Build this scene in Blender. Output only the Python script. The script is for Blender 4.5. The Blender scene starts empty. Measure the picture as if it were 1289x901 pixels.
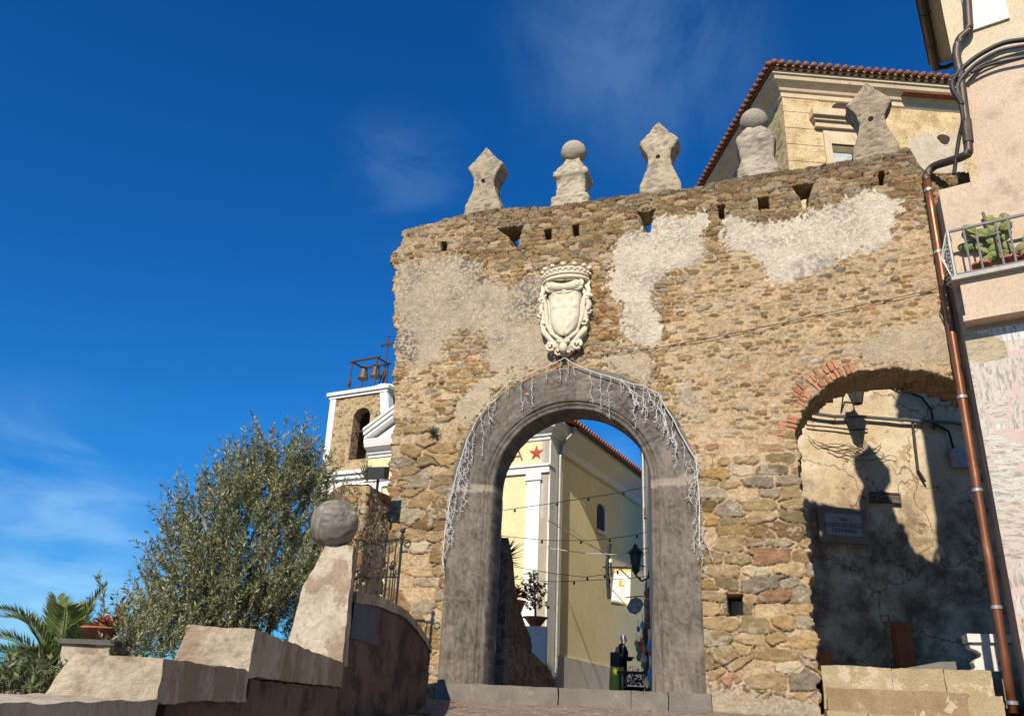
import bpy, math, random
import numpy as np
from mathutils import Vector, Matrix
R_ = math.radians
scene = bpy.context.scene
rng = random.Random(11)
# ------------------------------------------------------------------ camera
EYE = np.array([0.0, 0.0, 1.6]); FPX = 1037.0; PW, PH = 1289.0, 901.0
up_c = np.array([115.5, 2500.0, -FPX]); up_c /= np.linalg.norm(up_c)
fwd_c = np.array([0, 0, -1.0]); fwd_c = fwd_c - up_c*np.dot(fwd_c, up_c); fwd_c /= np.linalg.norm(fwd_c)
CR = np.array([np.cross(fwd_c, up_c), fwd_c, up_c])          # world = CR @ camera
cd = bpy.data.cameras.new('camera'); cam = bpy.data.objects.new('camera', cd); scene.collection.objects.link(cam)
cd.sensor_width = 36.0; cd.lens = 36.0*FPX/PW; cd.clip_start = 0.05; cd.clip_end = 2000
cam.matrix_world = Matrix([list(CR[i])+[EYE[i]] for i in range(3)]+[[0, 0, 0, 1]])
scene.camera = cam
# ------------------------------------------------------------------ light
SUN_AZ, SUN_EL = 18.5, 37.0          # sun stands behind the camera, 18.5 deg to its left
sd = bpy.data.lights.new('sun', 'SUN'); sd.energy = 4.4; sd.angle = R_(0.55); sd.color = (1.0, 0.90, 0.74)
sun = bpy.data.objects.new('sun', sd); scene.collection.objects.link(sun)
tosun = Vector((-math.sin(R_(SUN_AZ))*math.cos(R_(SUN_EL)), -math.cos(R_(SUN_AZ))*math.cos(R_(SUN_EL)), math.sin(R_(SUN_EL))))
sun.rotation_euler = tosun.to_track_quat('Z', 'Y').to_euler(); sun.location = tosun*60
def build_world():
    w = bpy.data.worlds.new('World'); scene.world = w; w.use_nodes = True
    nt = w.node_tree; N = nt.nodes; L = nt.links; N.clear()
    out = N.new('ShaderNodeOutputWorld'); bg = N.new('ShaderNodeBackground'); bg.inputs[1].default_value = 0.080
    sky = N.new('ShaderNodeTexSky'); sky.sky_type = 'NISHITA'; sky.sun_disc = False
    sky.sun_elevation = R_(SUN_EL); sky.sun_rotation = R_(180+SUN_AZ)
    sky.altitude = 600; sky.air_density = 1.0; sky.dust_density = 0.25; sky.ozone_density = 3.0
    # polarised deep blue: raise contrast and saturation of the clear sky
    hs = N.new('ShaderNodeHueSaturation'); hs.inputs['Saturation'].default_value = 1.33; hs.inputs['Value'].default_value = 1.0
    L.new(sky.outputs[0], hs.inputs['Color'])
    tint = N.new('ShaderNodeMix'); tint.data_type = 'RGBA'; tint.blend_type = 'MULTIPLY'; tint.inputs[0].default_value = 1.0
    tint.inputs[7].default_value = (0.30, 0.83, 1.12, 1); L.new(hs.outputs[0], tint.inputs[6])
    tc = N.new('ShaderNodeTexCoord')
    sz = N.new('ShaderNodeSeparateXYZ'); L.new(tc.outputs['Generated'], sz.inputs[0]); hz = N.new('ShaderNodeMapRange'); hz.interpolation_type = 'SMOOTHSTEP'; hz.inputs[1].default_value = -0.02; hz.inputs[2].default_value = 0.30; hz.inputs[3].default_value = 1; hz.inputs[4].default_value = 0; L.new(sz.outputs['Z'], hz.inputs[0])
    low = N.new('ShaderNodeMix'); low.data_type = 'RGBA'; low.blend_type = 'MULTIPLY'; low.inputs[7].default_value = (0.42, 0.60, 0.80, 1); L.new(hz.outputs[0], low.inputs[0]); L.new(tint.outputs[2], low.inputs[6])
    def cloud(px_, py_, rad, dens, scale, stretch, seed):
        d = ray(px_, py_); d = d/np.linalg.norm(d)
        dp = N.new('ShaderNodeVectorMath'); dp.operation = 'DISTANCE'; dp.inputs[1].default_value = tuple(d)
        mpd = N.new('ShaderNodeMapping'); L.new(tc.outputs['Generated'], dp.inputs[0])
        mr = N.new('ShaderNodeMapRange'); mr.interpolation_type = 'SMOOTHSTEP'
        mr.inputs[1].default_value = rad; mr.inputs[2].default_value = rad*0.15; mr.inputs[3].default_value = 0; mr.inputs[4].default_value = 1
        L.new(dp.outputs['Value'], mr.inputs[0])
        mpd.inputs['Scale'].default_value = stretch; mpd.inputs['Location'].default_value = (seed, seed*.7, 0)
        mpd.inputs['Rotation'].default_value = (0.0, -0.06, 0.1)
        L.new(tc.outputs['Generated'], mpd.inputs[0])
        nz = N.new('ShaderNodeTexNoise'); nz.inputs['Scale'].default_value = scale; nz.inputs['Detail'].default_value = 8
        nz.inputs['Roughness'].default_value = 0.58; nz.inputs['Distortion'].default_value = 0.7
        L.new(mpd.outputs[0], nz.inputs['Vector'])
        m2 = N.new('ShaderNodeMapRange'); m2.interpolation_type = 'SMOOTHSTEP'; m2.inputs[1].default_value = 0.38; m2.inputs[2].default_value = 0.72
        L.new(nz.outputs[0], m2.inputs[0])
        mu = N.new('ShaderNodeMath'); mu.operation = 'MULTIPLY'; L.new(mr.outputs[0], mu.inputs[0]); L.new(m2.outputs[0], mu.inputs[1])
        mv = N.new('ShaderNodeMath'); mv.operation = 'MULTIPLY'; mv.inputs[1].default_value = dens; L.new(mu.outputs[0], mv.inputs[0])
        return mv
    cl = [cloud(10, 680, 0.20, 0.55, 2.2, (1, 1, 4.5), 3.1), cloud(110, 720, 0.13, 0.40, 2.6, (1, 1, 6), 1.3),
          cloud(800, 45, 0.20, 0.12, 3.2, (1.6, 1, 2.2), 7.7), cloud(510, 225, 0.11, 0.09, 4, (1, 1, 3), 5.2), cloud(770, 590, 0.05, 0.3, 5, (1, 1, 5), 9.2)]
    col = low.outputs[2]
    for c in cl:
        mx = N.new('ShaderNodeMix'); mx.data_type = 'RGBA'; mx.inputs[7].default_value = (4.6, 7.2, 9.6, 1)
        L.new(c.outputs[0], mx.inputs[0]); L.new(col, mx.inputs[6]); col = mx.outputs[2]
    L.new(col, bg.inputs[0]); L.new(bg.outputs[0], out.inputs[0])
def ray(x, y):
    d = CR @ np.array([x-PW/2, -(y-PH/2), -FPX]); return d/np.hypot(d[0], d[1])
build_world()
scene.view_settings.view_transform = 'Standard'; scene.view_settings.look = 'None'
scene.view_settings.exposure = 0.58; scene.view_settings.gamma = 1.0
scene.render.engine = 'CYCLES'; scene.cycles.max_bounces = 6; scene.cycles.diffuse_bounces = 2
scene.render.film_transparent = False

# ------------------------------------------------------------------ measuring helpers (real positions from a distance)
def at(x, y, d): return EYE + ray(x, y)*d
def onplane(x, y, p0, n):
    r = ray(x, y); return EYE + r*(np.dot(np.asarray(p0)-EYE, n)/np.dot(r, n))
class Frame:      # a vertical plane: a along it to the right, q out of it towards its front, z up
    def __init__(s, p, az):
        s.p = np.array([p[0], p[1], 0.0]); s.t = np.array([math.sin(R_(az)), math.cos(R_(az)), 0]); s.n = np.array([s.t[1], -s.t[0], 0])
    def __call__(s, a, q, z): return s.p + s.t*a + s.n*q + np.array([0, 0, z])
    def many(s, a, q, z):
        a = np.asarray(a, float)[:, None]; q = np.asarray(q, float)*np.ones(len(a)); z = np.asarray(z, float)*np.ones(len(a))
        o = s.p + s.t*a + s.n*q[:, None]; o[:, 2] = z; return o
    def px(s, x, y, q=0.0):
        P = onplane(x, y, s.p+s.n*q, s.n); return float(np.dot(P-s.p, s.t)), float(P[2])
# ------------------------------------------------------------------ numpy noise
def hsh(ix, iy, iz, seed=0):
    h = (ix.astype(np.int64)*374761393 + iy.astype(np.int64)*668265263 + iz.astype(np.int64)*2147483647 + seed*974634777) & 0xffffffff
    h = ((h ^ (h >> 13))*1274126177) & 0xffffffff; h = ((h ^ (h >> 16))*2246822519) & 0xffffffff; h ^= h >> 13
    return (h & 0xffffff)/float(0xffffff)
def vnoise(p, seed=0):
    i = np.floor(p); f = p-i; f = f*f*(3-2*f); i = i.astype(np.int64); r = 0
    for dx in (0, 1):
        for dy in (0, 1):
            for dz in (0, 1):
                w = (f[:, 0] if dx else 1-f[:, 0])*(f[:, 1] if dy else 1-f[:, 1])*(f[:, 2] if dz else 1-f[:, 2])
                r = r + w*hsh(i[:, 0]+dx, i[:, 1]+dy, i[:, 2]+dz, seed)
    return r
def fbm(p, seed=0, o=4, g=0.5):
    r = 0; a = 1.0; t = 0; p = np.array(p, float)
    for k in range(o): r = r + a*vnoise(p, seed+k*17); t += a; a *= g; p = p*2.03+11.7
    return r/t - 0.5
def f2(s, h, sc, seed=0, o=4): return fbm(np.stack([s*sc, h*sc, np.zeros_like(s)], 1), seed, o)
def inpoly(x, y, P):
    r = np.zeros(len(x), bool); n = len(P)
    for i in range(n):
        x0, y0 = P[i]; x1, y1 = P[(i+1) % n]
        c = ((y0 > y) != (y1 > y))
        if y1 != y0: r ^= c & (x < (x1-x0)*(y-y0)/(y1-y0)+x0)
    return r
# ------------------------------------------------------------------ materials
MATS = {}
def newmat(name):
    m = bpy.data.materials.new(name); m.use_nodes = True; nt = m.node_tree; nt.nodes.clear()
    o = nt.nodes.new('ShaderNodeOutputMaterial'); b = nt.nodes.new('ShaderNodeBsdfPrincipled'); nt.links.new(b.outputs[0], o.inputs[0])
    return m, nt, b
def mix(nt, a, b, f, mode='MIX'):
    n = nt.nodes.new('ShaderNodeMix'); n.data_type = 'RGBA'; n.blend_type = mode
    for s, v in ((0, f), (6, a), (7, b)):
        if isinstance(v, (int, float)): n.inputs[s].default_value = v
        elif isinstance(v, tuple): n.inputs[s].default_value = v+(1,) if len(v) == 3 else v
        else: nt.links.new(v, n.inputs[s])
    return n.outputs[2]
def noise(nt, vec, scale, detail=5, rough=0.6, dist=0.0):
    n = nt.nodes.new('ShaderNodeTexNoise'); n.inputs['Scale'].default_value = scale; n.inputs['Detail'].default_value = detail
    n.inputs['Roughness'].default_value = rough; n.inputs['Distortion'].default_value = dist; nt.links.new(vec, n.inputs['Vector']); return n.outputs[0]
def rmap(nt, v, a, b, c=0.0, d=1.0):
    n = nt.nodes.new('ShaderNodeMapRange'); n.interpolation_type = 'SMOOTHSTEP'
    for i, k in enumerate((a, b, c, d)): n.inputs[i+1].default_value = k
    nt.links.new(v, n.inputs[0]); return n.outputs[0]
def coords(nt, scale=(1, 1, 1)):
    t = nt.nodes.new('ShaderNodeNewGeometry'); m = nt.nodes.new('ShaderNodeMapping'); m.inputs['Scale'].default_value = scale
    nt.links.new(t.outputs['Position'], m.inputs[0]); return m.outputs[0]
def bump(nt, b, hgt, strength, dist=0.02):
    n = nt.nodes.new('ShaderNodeBump'); n.inputs['Strength'].default_value = strength; n.inputs['Distance'].default_value = dist
    nt.links.new(hgt, n.inputs['Height'])
    nt.links.new(n.outputs[0], b.inputs['Normal']); return n
def rough_mat(name, c1, c2, c3=None, scale=2.0, fine=28.0, rough=0.92, bmp=0.5, bdist=0.02, stretch=(1, 1, 1), c3lo=0.58, c3hi=0.7, metal=0.0, spec=0.25, crack=None, cells=None):
    if name in MATS: return MATS[name]
    m, nt, b = newmat(name); v = coords(nt, stretch)
    n1 = noise(nt, v, scale, 6); col = mix(nt, c1, c2, rmap(nt, n1, 0.32, 0.68))
    if c3:
        n2 = noise(nt, v, scale*1.7+0.37, 7, 0.66); col = mix(nt, col, c3, rmap(nt, n2, c3lo, c3hi))
    n3 = noise(nt, v, fine, 4, 0.7); col = mix(nt, col, (0.55, 0.53, 0.5), rmap(nt, n3, 0.35, 0.8, 0.0, 0.55), 'MULTIPLY')
    hgt = n3
    if crack:
        vo = nt.nodes.new('ShaderNodeTexVoronoi'); vo.feature = 'DISTANCE_TO_EDGE'; vo.inputs['Scale'].default_value = crack[0]
        nv = nt.nodes.new('ShaderNodeTexNoise'); nv.inputs['Scale'].default_value = crack[0]*.7; nv.inputs['Detail'].default_value = 5; nt.links.new(v, nv.inputs['Vector'])
        ad = nt.nodes.new('ShaderNodeMix'); ad.data_type = 'VECTOR'; ad.inputs[0].default_value = crack[3] if len(crack) > 3 else 0.15
        nt.links.new(v, ad.inputs[4]); nt.links.new(nv.outputs[1], ad.inputs[5]); nt.links.new(ad.outputs[1], vo.inputs['Vector'])
        cr = rmap(nt, vo.outputs['Distance'], 0.0, crack[1], 1.0, 0.0)
        mu = nt.nodes.new('ShaderNodeMath'); mu.operation = 'MULTIPLY'; nt.links.new(cr, mu.inputs[0])
        nt.links.new(rmap(nt, noise(nt, v, 1.3, 3), 0.45, 0.6), mu.inputs[1])
        col = mix(nt, col, crack[2], mu.outputs[0])
    if cells:
        cv = nt.nodes.new('ShaderNodeTexVoronoi'); cv.inputs['Scale'].default_value = cells; mp = nt.nodes.new('ShaderNodeMapping'); mp.inputs['Scale'].default_value = (1, 1, 1.7); nt.links.new(v, mp.inputs[0]); nt.links.new(mp.outputs[0], cv.inputs['Vector'])
        ce = nt.nodes.new('ShaderNodeTexVoronoi'); ce.feature = 'DISTANCE_TO_EDGE'; ce.inputs['Scale'].default_value = cells; nt.links.new(mp.outputs[0], ce.inputs['Vector'])
        sc = nt.nodes.new('ShaderNodeSeparateColor'); nt.links.new(cv.outputs['Color'], sc.inputs[0])
        col = mix(nt, col, mix(nt, (.50, .47, .45), (1.2, 1.12, 1.0), sc.outputs[0]), 1.0, 'MULTIPLY'); col = mix(nt, col, tuple(min(.8, x*1.35) for x in c1), rmap(nt, ce.outputs['Distance'], .02, .07, .8, 0))
    nt.links.new(col, b.inputs['Base Color']); b.inputs['Roughness'].default_value = rough; b.inputs['Metallic'].default_value = metal
    b.inputs['Specular IOR Level'].default_value = spec
    if bmp: bump(nt, b, hgt, bmp, bdist)
    MATS[name] = m; return m
def attr_mat(name, fine=38.0, bmp=0.6, bdist=0.012, rough=0.93, lo=0.45, sheen=None):
    if name in MATS: return MATS[name]
    m, nt, b = newmat(name); v = coords(nt)
    a = nt.nodes.new('ShaderNodeAttribute'); a.attribute_name = 'Col'
    n1 = noise(nt, v, fine, 5, 0.75); n2 = noise(nt, v, fine*4.1, 3, 0.7)
    col = mix(nt, a.outputs['Color'], (lo, lo*.96, lo*.92), rmap(nt, n1, 0.45, 0.75, 0, 0.7), 'MULTIPLY')
    col = mix(nt, col, (1.25, 1.24, 1.22), rmap(nt, n2, 0.4, 0.7, 0, 0.8), 'MULTIPLY')
    nt.links.new(col, b.inputs['Base Color']); b.inputs['Roughness'].default_value = rough; b.inputs['Specular IOR Level'].default_value = 0.2
    n4 = noise(nt, v, fine*.45, 9, 0.78, .5); pit = rmap(nt, n4, 0.30, 0.41, 1.0, 0.0); col = mix(nt, col, (.42, .38, .34), pit, 'MULTIPLY'); nt.links.new(col, b.inputs['Base Color'])  # pits darkened in the colour, standing in for tiny crevice shadows
    ad = nt.nodes.new('ShaderNodeMath'); ad.operation = 'ADD'; nt.links.new(n1, ad.inputs[0]); nt.links.new(n2, ad.inputs[1])
    a2 = nt.nodes.new('ShaderNodeMath'); a2.operation = 'MULTIPLY_ADD'; a2.inputs[1].default_value = 1.6; nt.links.new(n4, a2.inputs[0]); nt.links.new(ad.outputs[0], a2.inputs[2])
    bump(nt, b, a2.outputs[0], bmp, bdist); MATS[name] = m; return m
def leaf_mat(name, trans=0.3, rough=0.5):
    if name in MATS: return MATS[name]
    m, nt, b = newmat(name); a = nt.nodes.new('ShaderNodeAttribute'); a.attribute_name = 'Col'
    nt.links.new(a.outputs['Color'], b.inputs['Base Color']); b.inputs['Roughness'].default_value = rough; b.inputs['Specular IOR Level'].default_value = 0.35
    t = nt.nodes.new('ShaderNodeBsdfTranslucent'); nt.links.new(a.outputs['Color'], t.inputs[0])
    mx = nt.nodes.new('ShaderNodeMixShader'); mx.inputs[0].default_value = trans
    nt.links.new(b.outputs[0], mx.inputs[1]); nt.links.new(t.outputs[0], mx.inputs[2])
    o = [n for n in nt.nodes if n.type == 'OUTPUT_MATERIAL'][0]; nt.links.new(mx.outputs[0], o.inputs[0]); MATS[name] = m; return m
def plain(name, c, rough=0.6, metal=0.0, var=0.25, scale=9.0):
    return rough_mat(name, c, tuple(x*(1-var) for x in c), None, scale, scale*6, rough, 0.12, 0.005, metal=metal, spec=0.4)
# ------------------------------------------------------------------ mesh builder
class MB:
    def __init__(s): s.v = []; s.f = []; s.c = []; s.uv = []
    def add(s, verts, faces, col=None):
        o = len(s.v); s.v += [tuple(map(float, p)) for p in verts]; s.f += [tuple(i+o for i in f) for f in faces]
        if col is not None: s.c += [tuple(col)]*len(verts) if not hasattr(col[0], '__len__') else [tuple(c) for c in col]
        return s
    def grid(s, fn, nu, nv, col=None):
        V = [fn(i/nu, j/nv) for j in range(nv+1) for i in range(nu+1)]
        return s.add(V, [(j*(nu+1)+i, j*(nu+1)+i+1, (j+1)*(nu+1)+i+1, (j+1)*(nu+1)+i) for j in range(nv) for i in range(nu)], col)
    def box8(s, P, n=(1, 1, 1), col=None):    # P[i][j][k] corners: a, q, z ; subdivided
        def tri(a, b, c):
            r = 0
            for i in (0, 1):
                for j in (0, 1):
                    for k in (0, 1): r = r+np.array(P[i][j][k])*(a if i else 1-a)*(b if j else 1-b)*(c if k else 1-c)
            return r
        na, nq, nz = n
        s.grid(lambda u, v: tri(u, 1, v), na, nz, col); s.grid(lambda u, v: tri(1-u, 0, v), na, nz, col)
        s.grid(lambda u, v: tri(1, 1-u, v), nq, nz, col); s.grid(lambda u, v: tri(0, u, v), nq, nz, col)
        s.grid(lambda u, v: tri(u, 1-v, 1), na, nq, col); s.grid(lambda u, v: tri(u, v, 0), na, nq, col); return s
    def box(s, fr, a0, a1, q0, q1, z0, z1, n=(1, 1, 1), col=None):
        return s.box8([[[fr(a, q, z) for z in (z0, z1)] for q in (q0, q1)] for a in (a0, a1)], n, col)
    def tube(s, pts, r, seg=6, cap=True, col=None):
        pts = [np.array(p, float) for p in pts]; n = len(pts); V = []; up = np.array([0.13, 0.21, 0.97])
        for i, p in enumerate(pts):
            d = pts[min(i+1, n-1)]-pts[max(i-1, 0)]; d = d/(np.linalg.norm(d)+1e-9)
            x = np.cross(d, up if abs(d[2]) < .9 else np.array([1., .1, 0])); x /= np.linalg.norm(x); y = np.cross(d, x)
            rr = r[i] if hasattr(r, '__len__') else r
            V += [p+(x*math.cos(2*math.pi*k/seg)+y*math.sin(2*math.pi*k/seg))*rr for k in range(seg)]
        F = [(i*seg+k, i*seg+(k+1) % seg, (i+1)*seg+(k+1) % seg, (i+1)*seg+k) for i in range(n-1) for k in range(seg)]
        if cap: F += [tuple(range(seg-1, -1, -1)), tuple((n-1)*seg+k for k in range(seg))]
        return s.add(V, F, col)
    def lathe(s, c, prof, seg=16, col=None, sx=1, sy=1):   # prof: (radius, z)
        V = [(c[0]+r*math.cos(2*math.pi*k/seg)*sx, c[1]+r*math.sin(2*math.pi*k/seg)*sy, c[2]+z) for r, z in prof for k in range(seg)]
        n = len(prof); F = [(i*seg+k, i*seg+(k+1) % seg, (i+1)*seg+(k+1) % seg, (i+1)*seg+k) for i in range(n-1) for k in range(seg)]
        F += [tuple(range(seg-1, -1, -1)), tuple((n-1)*seg+k for k in range(seg))]
        return s.add(V, F, col)
    def ball(s, c, r, seg=24, rings=16, sc=(1, 1, 1), col=None):
        pr = [(max(1e-4, math.sin(math.pi*i/rings)), -math.cos(math.pi*i/rings)) for i in range(rings+1)]
        V = [(c[0]+a*math.cos(2*math.pi*k/seg)*r*sc[0], c[1]+a*math.sin(2*math.pi*k/seg)*r*sc[1], c[2]+z*r*sc[2]) for a, z in pr for k in range(seg)]
        F = [(i*seg+k, i*seg+(k+1) % seg, (i+1)*seg+(k+1) % seg, (i+1)*seg+k) for i in range(rings) for k in range(seg)]
        return s.add(V, F, col)
    def prism(s, fr, poly, q0, q1, col=None):   # polygon in (a,z) of a frame given depth
        n = len(poly); V = [fr(a, q1, z) for a, z in poly]+[fr(a, q0, z) for a, z in poly]
        return s.add(V, [tuple(range(n)), tuple(range(2*n-1, n-1, -1))]+[(i, i+n, (i+1) % n+n, (i+1) % n) for i in range(n)], col)
    def rough(s, amp, sc, seed=5, o=3):
        P = np.array(s.v)
        for ax in range(3): P[:, ax] += 2*amp*fbm(np.array(s.v)*sc+ax*37.1, seed+ax, o)
        s.v = [tuple(p) for p in P]; return s
COL = scene.collection
def lin(name, mb, m, parent=None, smooth=False, loc=None):
    me = bpy.data.meshes.new(name); V = np.array(mb.v, float)
    if parent is not None: o0 = np.array(parent['_o'])
    elif loc is not None: o0 = np.array(loc, float)
    else: o0 = np.array([(V[:, 0].min()+V[:, 0].max())/2, (V[:, 1].min()+V[:, 1].max())/2, V[:, 2].min()])
    me.from_pydata((V-o0).tolist(), [], mb.f); me.materials.append(m)
    if mb.c and len(mb.c) == len(mb.v):
        a = me.attributes.new('Col', 'FLOAT_COLOR', 'POINT'); a.data.foreach_set('color', np.hstack([np.array(mb.c, np.float32)[:, :3], np.ones((len(mb.c), 1), np.float32)]).ravel())
    if mb.uv: 
        a = me.attributes.new('puv', 'FLOAT_VECTOR', 'POINT'); a.data.foreach_set('vector', np.array(mb.uv, np.float32).ravel())
    if smooth: me.polygons.foreach_set('use_smooth', [True]*len(me.polygons))
    me.update(); o = bpy.data.objects.new(name, me); COL.objects.link(o)
    o['_o'] = [float(x) for x in o0]
    if parent is None: o.location = o0
    else:
        o.parent = parent
        if parent.get('_mesh_origin') is not None: pass
    return o
def tag(o, label, cat, group=None):
    o['label'] = label; o['category'] = cat
    if group: o['group'] = group
    return o
def thing(name, label, cat, loc, group=None):
    o = bpy.data.objects.new(name, None); COL.objects.link(o); o.location = tuple(map(float, loc)); o['_o'] = [float(x) for x in loc]
    o.empty_display_size = .2; return tag(o, label, cat, group)
def struct(o): o['kind'] = 'structure'; return o
def text_on(name, body, fr, a, q, z, size, m, parent, sx=1.0, ext=0.004, align='CENTER', tilt=0):
    c = bpy.data.curves.new(name, 'FONT'); c.body = body; c.size = size; c.extrude = ext; c.align_x = align; c.align_y = 'CENTER'
    c.materials.append(m); tmp = bpy.data.objects.new(name, c); COL.objects.link(tmp); dg = bpy.context.evaluated_depsgraph_get(); dg.update()
    me = bpy.data.meshes.new_from_object(tmp.evaluated_get(dg)); bpy.data.objects.remove(tmp); o = bpy.data.objects.new(name, me); COL.objects.link(o)
    if not me.materials: me.materials.append(m)
    x, y, zz = fr.t, np.array([0, 0, 1.0]), fr.n
    p = fr(a, q, z)-np.array(parent['_o'])
    M = Matrix([[x[i]*sx, y[i], zz[i], p[i]] for i in range(3)]+[[0, 0, 0, 1]])@Matrix.Rotation(tilt, 4, 'Z')
    o.parent = parent; o.matrix_local = M; return o
def sweep(mb, path, prof, closed=False, col=None, flip=False):
    """path: list of xy points; prof: (out, z). Outward = right of travel; mitred corners."""
    P = [np.array(p[:2], float) for p in path]; n = len(P); V = []
    for i in range(n):
        d0 = P[i]-P[i-1] if i > 0 else P[1]-P[0]; d1 = P[i+1]-P[i] if i < n-1 else P[-1]-P[-2]
        d0 = d0/np.linalg.norm(d0); d1 = d1/np.linalg.norm(d1)
        n0 = np.array([d0[1], -d0[0]]); n1 = np.array([d1[1], -d1[0]]); m = n0+n1; m = m/np.dot(m, n0) if np.dot(m, n0) > .1 else n0
        for o, z in prof: V.append((P[i][0]+m[0]*o, P[i][1]+m[1]*o, z))
    k = len(prof); F = [(i*k+j, (i+1)*k+j, (i+1)*k+(j+1) % k, i*k+(j+1) % k) for i in range(n-1) for j in range(k)]
    F += [tuple(range(k)), tuple((n-1)*k+j for j in range(k-1, -1, -1))]
    mb.add(V, F, col); return mb
# ------------------------------------------------------------------ leaves
def leaf(mb, p, d, nrm, L, w, col):
    d = d/np.linalg.norm(d); sd_ = np.cross(d, nrm); sd_ = sd_/(np.linalg.norm(sd_)+1e-9); nn = np.cross(sd_, d)
    mb.add([p, p+d*L*.45+sd_*w-nn*w*.3, p+d*L, p+d*L*.45-sd_*w-nn*w*.3], [(0, 1, 2), (0, 2, 3)], col)
def shoot(lm, sm, p, d, L, n, ll, lw, pal, r, up=0.4, sr=0.004, spread=0.9):
    p = np.array(p, float); d = np.array(d, float)/np.linalg.norm(d); pts = [p.copy()]; N = 8; k = 0
    for i in range(N):
        d = d+np.array([r.gauss(0, .09), r.gauss(0, .09), up/N+r.gauss(0, .05)]); d /= np.linalg.norm(d); q = p+d*L/N
        for j in range(n//N):
            t = (j+r.random())/(n/N); a = r.random()*6.283; x = np.cross(d, [0.3, .2, .9]); x /= np.linalg.norm(x)+1e-9; y = np.cross(d, x)
            sd_ = x*math.cos(a)+y*math.sin(a); ld = d*(1-spread*.45)+sd_*spread*(.6+.5*r.random())
            c = pal[r.randrange(len(pal))]; b = .75+.5*r.random(); s = .7+.6*r.random()
            leaf(lm, p+(q-p)*t, ld, np.array([r.gauss(0, .6), r.gauss(0, .6), 1]), ll*s, lw*s, (c[0]*b, c[1]*b, c[2]*b))
        p = q; pts.append(p.copy())
    sm.tube(pts, [sr*(1-.7*i/N) for i in range(N+1)], 4, col=(.16, .13, .09))
# ================================================================== THE GATE WALL
P0 = at(720, 866, 15.0); G = Frame(P0, 108.0)
def gp(L): return [G.px(x, y) for x, y in L]
def voro(s, h, cw, ch, seed, jit=0.8):
    u = s/cw; v = h/ch; iu = np.floor(u).astype(np.int64); iv = np.floor(v).astype(np.int64)
    f1 = np.full(len(s), 9.); f2 = f1.copy(); ids = np.zeros(len(s), np.int64); z0 = np.zeros_like(iu)
    for dv in (-1, 0, 1):
        jv = iv+dv
        off = np.where(jv % 2 == 0, 0.0, 0.5)+0.4*(hsh(z0, jv, z0, seed+9)-.5)
        iu2 = np.floor(u-off).astype(np.int64)
        for du in (-2, -1, 0, 1, 2):
            ju = iu2+du; a = hsh(ju, jv, z0, seed); b = hsh(ju, jv, z0, seed+1)
            cx = ju+.5+off+(a-.5)*jit; cy = jv+.5+(b-.5)*jit*.55
            dx = np.abs(u-cx); dy = np.abs(v-cy)*(1.0+.5*(hsh(ju, jv, z0, seed+4)-.5)); d = (dx**4.5+dy**4.5)**(1/4.5)
            d = d*(0.72+0.58*hsh(ju, jv, z0, seed+2))
            m = d < f1; f2 = np.where(m, f1, np.minimum(f2, d)); ids = np.where(m, ju*7919+jv*104729, ids); f1 = np.where(m, d, f1)
    z = np.zeros_like(ids)
    return f1, f2-f1, [hsh(ids, z, z, seed+20+k) for k in range(5)]
PAL = np.array([(.42, .30, .155), (.37, .25, .11), (.46, .345, .205), (.36, .26, .13), (.43, .31, .17), (.33, .285, .215), (.50, .42, .30), (.31, .22, .105), (.40, .295, .165), (.35, .26, .15), (.25, .165, .08), (.30, .26, .20), (.36, .21, .13), (.44, .33, .19), (.28, .225, .13)])*np.array([1.10, 1.04, .95])
ZW1 = gp([(768,330),(775,300),(800,290),(830,275),(890,265),(893,285),(885,300),(890,320),(870,335),(845,345),(828,360),(822,385),(835,410),(830,430),(818,437),(800,430),(780,425),(785,390),(765,362)])
ZW2 = gp([(908,280),(925,264),(945,278),(985,282),(1030,262),(1060,255),(1095,240),(1120,250),(1134,256),(1128,285),(1115,310),(1060,328),(1010,352),(985,360),(965,350),(960,330),(938,318),(910,312)])
ZG = gp([(500,335),(565,323),(612,328),(603,352),(640,362),(690,342),(692,400),(702,450),(640,470),(622,472),(608,450),(612,420),(580,415),(555,425),(560,455),(535,462),(515,455),(500,440)])
ZP = [gp([(575,505),(600,478),(640,468),(690,440),(702,455),(660,470),(625,490),(605,520),(588,535),(570,525)]),
      gp([(748,445),(800,440),(823,450),(815,470),(830,492),(800,478),(770,462)]), gp([(848,480),(860,474),(875,495),(888,510),(884,525),(870,532),(855,508)]),
      gp([(1075,432),(1110,415),(1195,398),(1207,458),(1140,460),(1085,462)]), gp([(884,862),(905,858),(960,868),(1040,880),(1045,905),(860,905),(866,880)])]
ZO = gp([(742,362),(766,358),(785,395),(780,425),(752,432),(743,400)])
AC, AZ_, RI, RO = -0.10, 5.30, 1.47, 2.32           # main arch: centre, springing, inner and outer radius
def mortar_cover(s, h):      # how far the pointing mortar spreads over the stones (0..1)
    x = 1.0*(s > 1.9)*(h > 5.6)*(h < 10.2)
    return x
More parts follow.
